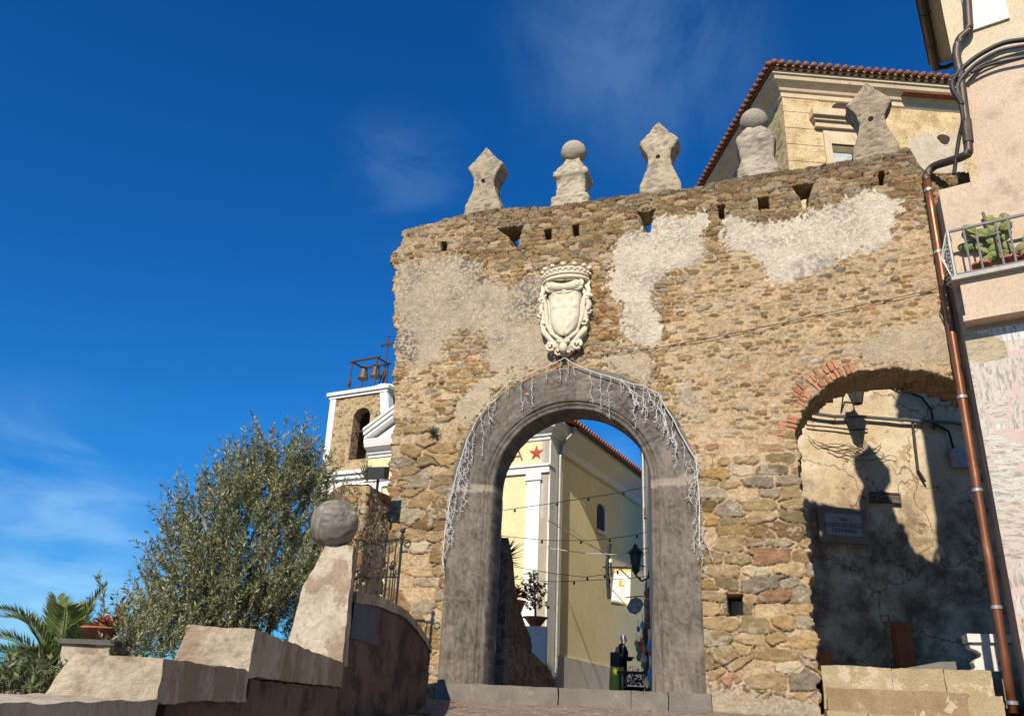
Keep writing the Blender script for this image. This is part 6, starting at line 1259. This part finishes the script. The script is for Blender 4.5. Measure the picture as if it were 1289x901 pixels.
    for (x, y, rr, h, lab) in ((816, 746, .12, .24, 'topmost dark mouthed clay amphora on the shop wall'), (816.5, 760, .13, .22, 'wide rust clay pot hung below the topmost amphora'), (818, 770, .11, .18, 'pinkish clay pot beside the grey shop sign'), (815.5, 779, .10, .15, 'small brown clay pot in the middle of the hanging row'), (819, 787, .11, .17, 'lowest clay pot, hung above the painted ceramics')):
        c = at(x, y, 22.3); root = thing('clay_pot', lab, 'pot', c, 'clay pots hung on the shop wall'); m = MB(); m.lathe(c-np.array([0, 0, h/2]), [(.5*rr, 0), (rr*.95, h*.35), (rr, h*.55), (rr*.6, h*.85), (rr*.75, h), (rr*.6, h), (rr*.4, h*.8)], 16); lin('body', m, pc, root, True); m = MB(); m.tube([c+np.array([0, 0, h*.5]), c+np.array([.1, .05, h*.5+.12])], .012, 5); lin('hook', m, MATS['bulb_dark'], root)
    cols = dict(red=(.62, .10, .07), green=(.10, .42, .16), blue=(.12, .34, .72), pink=(.78, .45, .55), white=(.82, .80, .76), yellow=(.8, .6, .15), teal=(.2, .5, .45), orange=(.75, .36, .14))
    def hung(x, y, s, col, lab, d=22.2, asp=1.5):
        c = at(x, y, d); root = thing('ceramic_ornament', lab, 'ornament', c, 'painted ceramics hung by the shop'); m = MB(); m.lathe(c-np.array([0, 0, s*asp]), [(.02, 0), (s*.6, s*.2*asp), (s, s*.8*asp), (s*.7, s*1.5*asp), (s*.25, s*1.8*asp), (.01, s*2*asp)], 12); lin('glazed_body', m, plain('glaze_'+col, cols[col], .3), root, True); m = MB(); m.tube([c+np.array([0, 0, s*asp]), c+np.array([0, 0, s*asp+.15])], .006, 4); lin('string', m, MATS['bulb_dark'], root)
    hung(803.5, 791, .055, 'blue', 'light blue glazed bell hanging alone in front of the yellow wall'); hung(809, 786, .075, 'teal', 'grey green ceramic cluster at the top of the hanging ornaments')
    for i, (x, y, c) in enumerate(((801, 809, 'orange'), (806, 811, 'red'), (804, 815, 'green'), (808, 806, 'orange'), (806, 818, 'red'), (810, 815, 'orange'), (809, 822, 'pink'), (804, 826, 'green'), (811, 828, 'pink'), (808, 829, 'white'), (810, 836, 'green'))):
        lab = {'orange': 'orange painted ceramic among the ornaments left of the post', 'red': 'red painted ceramic among the ornaments left of the post', 'green': 'green painted ceramic among the ornaments left of the post', 'pink': 'pink painted ceramic among the ornaments left of the post', 'white': 'white painted ceramic among the ornaments left of the post'}[c]; hung(x, y, .060+.012*(i % 3), c, lab, 22.1)
    for x, y, c, lab in ((821, 803, 'orange', 'orange ceramic at the top of the strip right of the post'), (820, 812, 'blue', 'upper blue ceramic in the strip right of the post'), (822, 822, 'yellow', 'yellow ceramic in the strip right of the post'), (819, 818, 'red', 'red ceramic in the strip right of the post'), (821, 831, 'white', 'white ceramic in the strip right of the post'), (820.5, 848, 'blue', 'lower blue bottle in the strip right of the post'), (822, 858, 'green', 'large green glazed jar at the foot of the strip'), (821, 841, 'orange', 'tan ceramic above the lower blue bottle'), (814.5, 858, 'white', 'white ceramic bottle at the foot of the post')): hung(x, y, 0.11 if c in ('green', 'blue') else .075, c, lab, 21.5, 1.8)
    # planters and table
    c = at(803, 866, 24); tb = thing('stall_table', 'dark stall table with plants in front of the shop', 'table', (c[0], c[1], 1.8)); m = MB(); tf = Frame(c, 100); m.box(tf, -.55, .5, -.3, .3, at(803, 845, 24)[2]-.06, at(803, 845, 24)[2]); lin('tabletop', m, MATS['brown_wood'], tb)
    for a in (-.5, .42):
        for q in (-.25, .2): m = MB(); m.box(tf, a, a+.06, q, q+.06, 1.8, at(803, 845, 24)[2]-.06); lin('leg', m, MATS['bulb_dark'], tb)
    for x, y, lab, pal in ((793, 853, 'small planter of yellow and violet flowers behind the man', [(.5, .4, .08), (.15, .08, .3), (.06, .1, .04), (.6, .5, .5)]), (803, 858, 'dark leafy planter under the stall table', [(.02, .03, .015), (.04, .05, .02)])):
        c = at(x, y+8, 24.5); root = potted('planter', lab, np.array([c[0], c[1], 1.8]), .14, .18, .28, MATS['bulb_dark']); lm = MB()
        for k in range(150): leaf(lm, np.array([c[0]+r.gauss(0, .15), c[1]+r.gauss(0, .15), 2.1+abs(r.gauss(0, .2))]), np.array([r.gauss(0, 1), r.gauss(0, 1), r.random()]), np.array([0, 0, 1.]), .10, .03, r.choice(pal))
        lin('leaves', lm, LM, root)
    yf = Frame(at(775.5, 868, 26.2), 112.0); z0 = yf.px(775, 839)[1]; yb = thing('folding_board', 'yellow folding pavement board leaning behind the man', 'sign board', yf(0, 0, 1.8)); m = MB(); m.box8([[[yf(a, q-.2*k+.1, z) for k, z in ((0, 1.8), (1, z0))] for q in (-.02, .02)] for a in (-.20, .22)]); lin('panel', m, plain('yellow_paint', (.70, .60, .03), .6), yb); m = MB(); m.box(yf, -.2, .05, -.2, -.1, z0+.01, z0+.42); lin('dark_panel', m, MATS['bulb_dark'], yb)
lane()
# ================================================================== THE MAN IN THE LANE
def man():
    base = at(782, 868, 27.0); b = np.array([base[0], base[1], 1.805]); f = np.array([.93, .37, 0]); f /= np.linalg.norm(f); s = np.array([f[1], -f[0], 0])    # forward (to the right), his right side towards us
    P = lambda x, y, z: tuple(b+f*x+s*y+np.array([0, 0, z])-b)
    V = [P(0, 0, .92), P(0, 0, 1.12), P(.0, 0, 1.32), P(.03, 0, 1.46), P(.06, 0, 1.53), P(.10, 0, 1.60), P(.11, 0, 1.69), P(.10, 0, 1.745)]; E = [(i, i+1) for i in range(7)]; Rr = [.15, .14, .15, .10, .058, .075, .09, .055]
    for sg in (-1, 1):
        i = len(V); V += [P(0, .09*sg, .86), P(.03+.02*sg, .10*sg, .48), P(.0+.05*sg, .10*sg, .09), P(.18+.05*sg, .11*sg, .04)]; E += [(0, i), (i, i+1), (i+1, i+2), (i+2, i+3)]; Rr += [.095, .065, .045, .035]
        i = len(V); V += [P(.0, .19*sg, 1.40), P(.02, .24*sg, 1.13), P(.25, .16*sg, 1.10), P(.33, .11*sg, 1.15)]; E += [(2, i), (i, i+1), (i+1, i+2), (i+2, i+3)]; Rr += [.065, .052, .04, .035]
        h = i+3
        for k, (dx, dy, dz) in enumerate(((.08, -.02, .03), (.09, -.005, .015), (.088, .01, .0), (.075, .022, -.012), (.04, -.04, .04))):
            j = len(V); q = np.array(V[h]); V += [tuple(q+f*dx*.55+s*dy*sg+np.array([0, 0, dz*.6])), tuple(q+f*dx+s*dy*sg*1.2+np.array([0, 0, dz]))]; E += [(h, j), (j, j+1)]; Rr += [.011, .009]
    me = bpy.data.meshes.new('skin_tmp'); me.from_pydata(V, E, []); o = bpy.data.objects.new('skin_tmp', me); COL.objects.link(o); sk = o.modifiers.new('s', 'SKIN'); o.modifiers.new('u', 'SUBSURF').levels = 1
    for i, d in enumerate(me.skin_vertices[0].data): d.radius = (Rr[i], Rr[i]); d.use_root = (i == 0)
    dg = bpy.context.evaluated_depsgraph_get(); dg.update(); m2 = bpy.data.meshes.new_from_object(o.evaluated_get(dg)); bpy.data.objects.remove(o)
    root = thing('person', 'white haired man in a long dark coat standing in the lane, hands raised before him', 'person', b)
    bo = bpy.data.objects.new('body', m2); COL.objects.link(bo); bo.parent = root; bo['_o'] = root['_o']; m2.materials.clear(); m2.materials.append(plain('skin', (.42, .25, .17), .6)); m2.polygons.foreach_set('use_smooth', [True]*len(m2.polygons))
    W = lambda x, y, z: np.array(P(x, y, z))+b
    co = MB(); rings = [(.50, .19, .24, -.02), (.70, .18, .235, -.01), (.95, .17, .22, 0), (1.15, .165, .225, 0), (1.32, .165, .25, .0), (1.42, .14, .23, .01), (1.49, .09, .12, .04), (1.54, .075, .08, .05)]; N = 24
    co.add([W(cx+rx*math.cos(t), ry*math.sin(t), z) for z, rx, ry, cx in rings for t in np.linspace(0, 2*math.pi, N+1)[:-1]], [(i*N+k, i*N+(k+1) % N, (i+1)*N+(k+1) % N, (i+1)*N+k) for i in range(len(rings)-1) for k in range(N)])
    for sg in (-1, 1): co.tube([W(.0, .18*sg, 1.42), W(.02, .245*sg, 1.28), W(.02, .25*sg, 1.12), W(.14, .21*sg, 1.10), W(.27, .15*sg, 1.11)], [.08, .085, .075, .07, .055], 12)
    lin('coat', co.rough(.008, 7), plain('dark_coat', (.018, .018, .022), .9), root, True)
    tr = MB()
    for sg in (-1, 1): tr.tube([W(0, .09*sg, .9), W(.03+.02*sg, .10*sg, .48), W(.0+.05*sg, .10*sg, .07)], [.11, .085, .07], 12)
    lin('trousers', tr, plain('dark_trousers', (.03, .03, .035), .9), root, True); sh = MB()
    for sg in (-1, 1): sh.ball(W(.08+.05*sg, .105*sg, .05), .075, 12, 8, (1.7, .8, .65))
    lin('shoes', sh, plain('black_shoe', (.015, .013, .012), .5), root, True)
    hr = MB(); hc = W(.085, 0, 1.70); N = 18
    V = [hc+f*(-.10*math.cos(p)*math.cos(t)*1.0)+s*(.087*math.cos(p)*math.sin(t))+np.array([0, 0, .095*math.sin(p)]) for p in np.linspace(-.75, 1.57, 10) for t in np.linspace(-1.75, 1.75, N)]
    hr.add(V, [(i*N+k, i*N+k+1, (i+1)*N+k+1, (i+1)*N+k) for i in range(9) for k in range(N-1)]); hr.ball(hc+np.array([0, 0, .055]), .088, 14, 10, (1, 1, .55)); lin('hair', hr.rough(.006, 30), plain('white_hair', (.62, .60, .57), .9), root, True)
    fc = MB(); fc.ball(W(.205, 0, 1.655), .018, 8, 6, (1, 1, 1.3)); lin('nose', fc, MATS['skin'], root, True)
    ey = MB()
    for sg in (-1, 1): ey.ball(W(.185, .035*sg, 1.685), .011, 8, 6)
    lin('eyes', ey, MATS['bulb_dark'], root); ea = MB()
    for sg in (-1, 1): ea.ball(W(.09, .088*sg, 1.66), .03, 8, 6, (.8, .5, 1.1))
    lin('ears', ea, MATS['skin'], root); mo = MB(); mo.tube([W(.19, -.025, 1.615), W(.197, 0, 1.613), W(.19, .025, 1.615)], .006, 5); lin('mouth', mo, plain('lip', (.3, .12, .1), .6), root)
man()
for o in bpy.data.objects:
    if '_o' in o: del o['_o']
